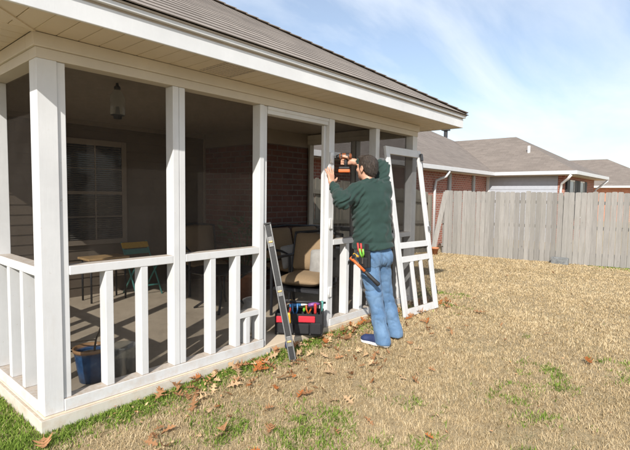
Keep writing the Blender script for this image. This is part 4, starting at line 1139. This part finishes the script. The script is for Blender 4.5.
    hemL, hemR = ankL+A((.004,-.008,-.050)), ankR+A((-.012,-.016,-.050))
    j.chain([hipL+A((.015,-.005,-.09)),kneL+A((0,-.006,0)),(kneL+ankL)/2+A((0,-.012,-.02)),hemL],[.100,.070,.066,.077],.03)
    j.chain([hipR+A((-.015,-.005,-.09)),kneR+A((0,-.006,0)),(kneR+ankR)/2+A((0,-.012,-.02)),hemR],[.100,.070,.066,.077],.03)
    for c_, z in ((A((2.60,-.520,.735)),0),(A((2.715,-.553,.735)),0)): j.ell(c_,(.080,.060,.085),None,.04)
    for h in (hemL, hemR): j.put(h-A((.13,.13,.12)), h+A((.13,.13,.0)), lambda P, h=h: P[...,2]-(h[2]-.020), .006, .0, 'cut')
    def wr_j(P):
        x, y, z = P[...,0], P[...,1], P[...,2]; q = vn3(P*A((8,8,6))+5)
        o = .013*vn3(P*A((9,9,7)))+.008*vn3(P*A((22,22,18))+4)
        m = np.clip(.5+2.6*vn3(P*A((6,6,9))+11),0,1); rg = lambda a_: (1-np.abs(np.sin(a_)))**2
        kn = rg(z*38+x*24+q*9)*.015*m*np.exp(-((z-.40)/.13)**2)
        an = rg(z*40-x*44+q*18)*.010*(1-m*.8)*np.exp(-((z-.08)/.085)**2)+rg(z*30+x*46+q*8+1)*.007*np.exp(-((z-.17)/.09)**2)
        th = rg(z*26+x*34+q*7)*.014*np.exp(-((z-.70)/.09)**2)+rg(x*40+y*25+q*9)*.0075*np.exp(-((z-.30)/.25)**2)
        return o+kn+an+th
    j.wrinkle(wr_j)
    jo = j.mesh('jeans', M['denim'], body, 1)
    nrm = A((-math.sin(.35),-math.cos(.35),0)); rt_ = A((math.cos(.35),-math.sin(.35),0))
    for o_ in (-.073,.073):
        c_ = A((2.652,-.452,.715))+rt_*o_
        k_ = Field(c_-.16, c_+.16, .0045); sl, P = j.sub(k_.lo, k_.lo+.32, 0)
        kk = Field(j.lo+j.h*A([i.start for i in sl]), j.lo+j.h*A([i.stop-1 for i in sl]), j.h); kk.d = j.d[sl].copy()
        u_ = (P-c_)@rt_; v_ = P[...,2]-c_[2]; w_ = (P-c_)@nrm
        bx_ = np.maximum(np.maximum(np.abs(u_)-.056, np.abs(v_)-.068), -v_-.068+np.abs(u_)*.35+.0); kk.d = np.maximum(np.maximum(kk.d-.0042, bx_), .02-w_)
        kk.mesh('back_pocket', M['denim_pocket'], jo, 1)
    # ---- shoes
    for ank, toe, z in ((ankL, A((2.530,-.412,gL)), gL), (ankR, A((2.920,-.395,gR)), gR)):
        hd = unit((*(toe-ank)[:2],0)); rt = A((hd[1],-hd[0],0)); AX = A((rt,hd,(0,0,1.)))
        base = A((ank[0],ank[1],z)); P_ = lambda r,f,u: base+rt*r+hd*f+A((0,0,u))
        f = Field(base-.30, base+A((.30,.30,.2)), .0052)
        f.cone(P_(0,-.024,.044),P_(0,.05,.050),.038,.041,.02); f.cone(P_(0,.05,.050),P_(.004,.16,.040),.043,.036,.02); f.ell(P_(.006,.168,.036),(.044,.050,.028),AX,.02)
        f.cone(P_(0,-.020,.06),P_(0,-.012,.090),.034,.034,.02)
        f.put(base-.3, base+A((.3,.3,.0)), lambda P: P[...,2]-(z+.020), .003, .0, 'cut')
        so = f.mesh('shoe', M['shoe_navy'], body, 1)
        f = Field(base-.30, base+A((.30,.30,.1)), .0052)
        f.cone(P_(0,-.036,.02),P_(.0,.06,.02),.041,.044,.02); f.cone(P_(0,.06,.02),P_(.006,.172,.02),.045,.044,.02)
        f.put(base-.3, base+.3, lambda P: np.abs(P[...,2]-(z+.012))-.013, .003, .0, 'cut') if False else None
        f.put(base-.3, base+.3, lambda P: (z+.001)-P[...,2], .003, .0, 'cut') if False else None
        sl, P = f.sub(base-.3, base+.3, 0); f.d[sl] = np.maximum(f.d[sl], np.abs(P[...,2]-(z+.012))-.013)
        f.mesh('sole', M['shoe_sole'], so, 0)
    # ---- the drill he holds
    tip = A((2.588,-.012,1.672)); U3 = A((0,0,1.))
    dr = empty('cordless_drill', tuple(hc), 'orange and black cordless drill held up to the door jamb by the man', 'drill')
    pt = lambda s_: tip-ax_*s_
    MB().tube([pt(0),pt(.045)],.0035,8).build('drill_bit', M['steel'], dr)
    MB().tube([pt(.022),pt(.030),pt(.050),pt(.054)],[.010,.017,.021,.021],16).build('chuck', M['black_rubber'], dr, smooth=False)
    MB().tube([pt(.0545),pt(.062),pt(.10),pt(.150),pt(.170),pt(.176)],[.025,.031,.033,.033,.028,.012],18).build('motor_housing', M['brown_drill'], dr, smooth=True)
    MB().tube([pt(.066),pt(.080)],[.0345,.0352],18,False).build('housing_band', M['black_rubber'], dr, smooth=True)
    MB().tube([pt(.118),pt(.150)],[.0352,.0345],18,False).build('housing_band', M['black_rubber'], dr, smooth=True)
    hb = A((hc[0],hc[1],0)); 
    MB().tube([hb+U3*1.668, hb+U3*1.645, hb+U3*1.61, hb+U3*1.572],[.024,.0205,.0195,.024],14).build('handle', M['black_rubber'], dr, smooth=True)
    MB().obox(hb+ax_*.028+U3*1.650, ax_*.018, bx*.014, U3*.024).build('trigger', M['black_rubber'], dr, bevel=.004)
    MB().obox(hb+ax_*.012+U3*1.562, ax_*.105, bx*.070, U3*.022).build('battery_foot', M['black_rubber'], dr, bevel=.006)
    MB().obox(hb+ax_*.012+U3*1.534, ax_*.112, bx*.074, U3*.032).build('battery', M['orange_plastic'], dr, bevel=.008)
    # ---- tool pouch, pliers and hammer on his left hip
    pc = A((2.455,-.505,.735)); hd = unit((math.sin(.25),math.cos(.25),0)); out = A((-hd[1],hd[0],0)); 
    pch = empty('tool_pouch', tuple(pc), "black tool pouch hanging on the man's left hip", 'tool pouch')
    MB().obox(pc+out*.0, hd*.11, out*.022, U3*.15).build('pouch_back', M['black_fabric'], pch, bevel=.010)
    MB().obox(pc+out*.030-U3*.030, hd*.10, out*.034, U3*.095).build('pouch_pocket', M['black_fabric'], pch, bevel=.012)
    MB().obox(pc-out*.006+U3*.105, hd*.05, out*.012, U3*.06).build('belt_loop', M['black_fabric'], pch, bevel=.004)
    def grips(c, mat, label, l=.10):
        r = empty('pliers', tuple(c), label, 'pliers')
        MB().obox(c-U3*.03, hd*.020, out*.012, U3*.06).build('jaws', M['steel'], r, bevel=.003)
        for sg in (-1,1): MB().tube([c+hd*.004*sg, c+hd*sg*.020+U3*.03+out*.006, c+hd*sg*.022+U3*l+out*.016],[.008,.010,.009],10).build('handle', mat, r, smooth=True)
    grips(pc+hd*.040+out*.03+U3*.045, M['red_plastic'], "red handled pliers in the pouch on the man's hip",.095)
    grips(pc-hd*.012+out*.050+U3*.020, M['green_plastic'], "bright green handled snips in the pouch on the man's hip",.075)
    h0 = A((2.335,-.437,.742)); h1 = A((2.452,-.655,.518)); hv = unit(h1-h0); hl = np.linalg.norm(h1-h0)
    hm = empty('hammer', tuple(h0), "hammer with orange shaft and black grip slung across the man's left hip", 'hammer')
    MB().tube([h0, h0+hv*hl*.50],[.012,.013],12).build('shaft', M['orange_plastic'], hm, smooth=True)
    MB().tube([h0+hv*hl*.48, h0+hv*hl*.55, h0+hv*hl*.80, h0+hv*hl*.97, h1],[.016,.018,.0175,.021,.012],14).build('grip', M['black_rubber'], hm, smooth=True)
    sdv = unit(np.cross(hv,out)); 
    MB().tube([h0-sdv*.055, h0-sdv*.035, h0-sdv*.030, h0+sdv*.020],[.015,.015,.011,.013],12).build('hammer_head', M['dark_metal'], hm, smooth=False)
    cl = MB()
    for sg in (-1,1): cl.tube([h0+sdv*.015+out*.006*sg, h0+sdv*.045+out*.009*sg+hv*.004, h0+sdv*.075+out*.012*sg+hv*.022],[.009,.007,.003],8)
    cl.build('claw', M['dark_metal'], hm, smooth=True)
    MB().tube([h0-hv*.016, h0+hv*.022],[.017,.015],12).build('collar', M['orange_plastic'], hm)
    fl = MB().tube([pc+hd*.075+out*.02+U3*.01, pc+hd*.115+out*.05+U3*.035],[.011,.012],10).build('knife', M['yellow_plastic'], None, smooth=True)
    tag(fl, "small yellow knife clipped beside the hammer on the man's hip", 'knife')
person()
#PERSON-END

# ------------------------------------------------------------------ light, sky, camera
SUN = Vector((.719,.388,-.577)).normalized()
sun = bpy.data.lights.new('sun','SUN'); sun.energy = 5.0; sun.angle = math.radians(.5); sun.color = (1,.955,.88)
so_ = bpy.data.objects.new('sun', sun); COL.objects.link(so_); so_.rotation_euler = SUN.to_track_quat('-Z','Y').to_euler()
w = bpy.data.worlds.new('World'); sc.world = w; w.use_nodes = True
nt = w.node_tree; nt.nodes.clear()
def wn_(t, **kw):
    n = nt.nodes.new('ShaderNode'+t)
    for k, v in kw.items(): setattr(n, k, v)
    return n
sky = wn_('TexSky', sky_type='NISHITA'); sky.sun_disc = False
sky.sun_elevation = math.asin(-SUN.z); sky.sun_rotation = math.atan2(-SUN.x, -SUN.y)
sky.air_density = 1.0; sky.dust_density = .9; sky.ozone_density = 1.3
tc = wn_('TexCoord'); sep = wn_('SeparateXYZ'); nt.links.new(tc.outputs['Generated'], sep.inputs[0])
def mth(op, a, b=None):
    n = wn_('Math', operation=op)
    for i, v in enumerate((a,b)):
        if v is None: continue
        if isinstance(v, (int,float)): n.inputs[i].default_value = v
        else: nt.links.new(v, n.inputs[i])
    return n.outputs[0]
zz = mth('ADD', mth('MAXIMUM', sep.outputs['Z'], 0.0), .16)
cmb = wn_('CombineXYZ'); nt.links.new(mth('DIVIDE', sep.outputs['X'], zz), cmb.inputs[0]); nt.links.new(mth('DIVIDE', sep.outputs['Y'], zz), cmb.inputs[1])
mp = wn_('Mapping'); mp.inputs['Rotation'].default_value = (0,0,math.radians(-28)); mp.inputs['Scale'].default_value = (.55,1.25,1); mp.inputs['Location'].default_value = (3.1,1.7,0)
nt.links.new(cmb.outputs[0], mp.inputs[0])
nz = wn_('TexNoise'); nz.inputs['Scale'].default_value = 1.15; nz.inputs['Detail'].default_value = 9; nz.inputs['Roughness'].default_value = .56; nz.inputs['Distortion'].default_value = .35
nt.links.new(mp.outputs[0], nz.inputs['Vector'])
cr = wn_('ValToRGB'); cr.color_ramp.elements[0].position = .40; cr.color_ramp.elements[0].color = (.20,.20,.20,1); cr.color_ramp.elements[1].position = .72; cr.color_ramp.elements[1].color = (.93,.93,.93,1)
nt.links.new(nz.outputs[0], cr.inputs[0])
mx = wn_('Mix', data_type='RGBA'); nt.links.new(cr.outputs[0], mx.inputs[0]); nt.links.new(sky.outputs[0], mx.inputs[6]); mx.inputs[7].default_value = (6.1,6.5,7.0,1)
bg = wn_('Background'); bg.inputs[1].default_value = .135; nt.links.new(mx.outputs[2], bg.inputs[0])
wo = wn_('OutputWorld'); nt.links.new(bg.outputs[0], wo.inputs[0])

cam = bpy.data.cameras.new('camera'); co = bpy.data.objects.new('camera', cam); COL.objects.link(co)
r = np.array((.659,-.752,.013)); u = np.array((.040,.052,.998)); fw = np.array((.751,.657,-.064))
fw = unit(fw); r = unit(r-fw*(r@fw)); u = np.cross(r, fw)
co.matrix_world = Matrix(((r[0],u[0],-fw[0],CAMX),(r[1],u[1],-fw[1],CAMY),(r[2],u[2],-fw[2],1.2944),(0,0,0,1)))
cam.sensor_width = 36; cam.lens = 462.65/630*36; cam.clip_end = 2000; cam.clip_start = .05
sc.camera = co
vs_ = sc.view_settings; vs_.view_transform = 'Standard'; vs_.look = 'None'; vs_.gamma = 1; vs_.use_curve_mapping = False; vs_.exposure = .36
sc.cycles.transparent_max_bounces = 32; sc.cycles.max_bounces = 10; sc.cycles.diffuse_bounces = 5
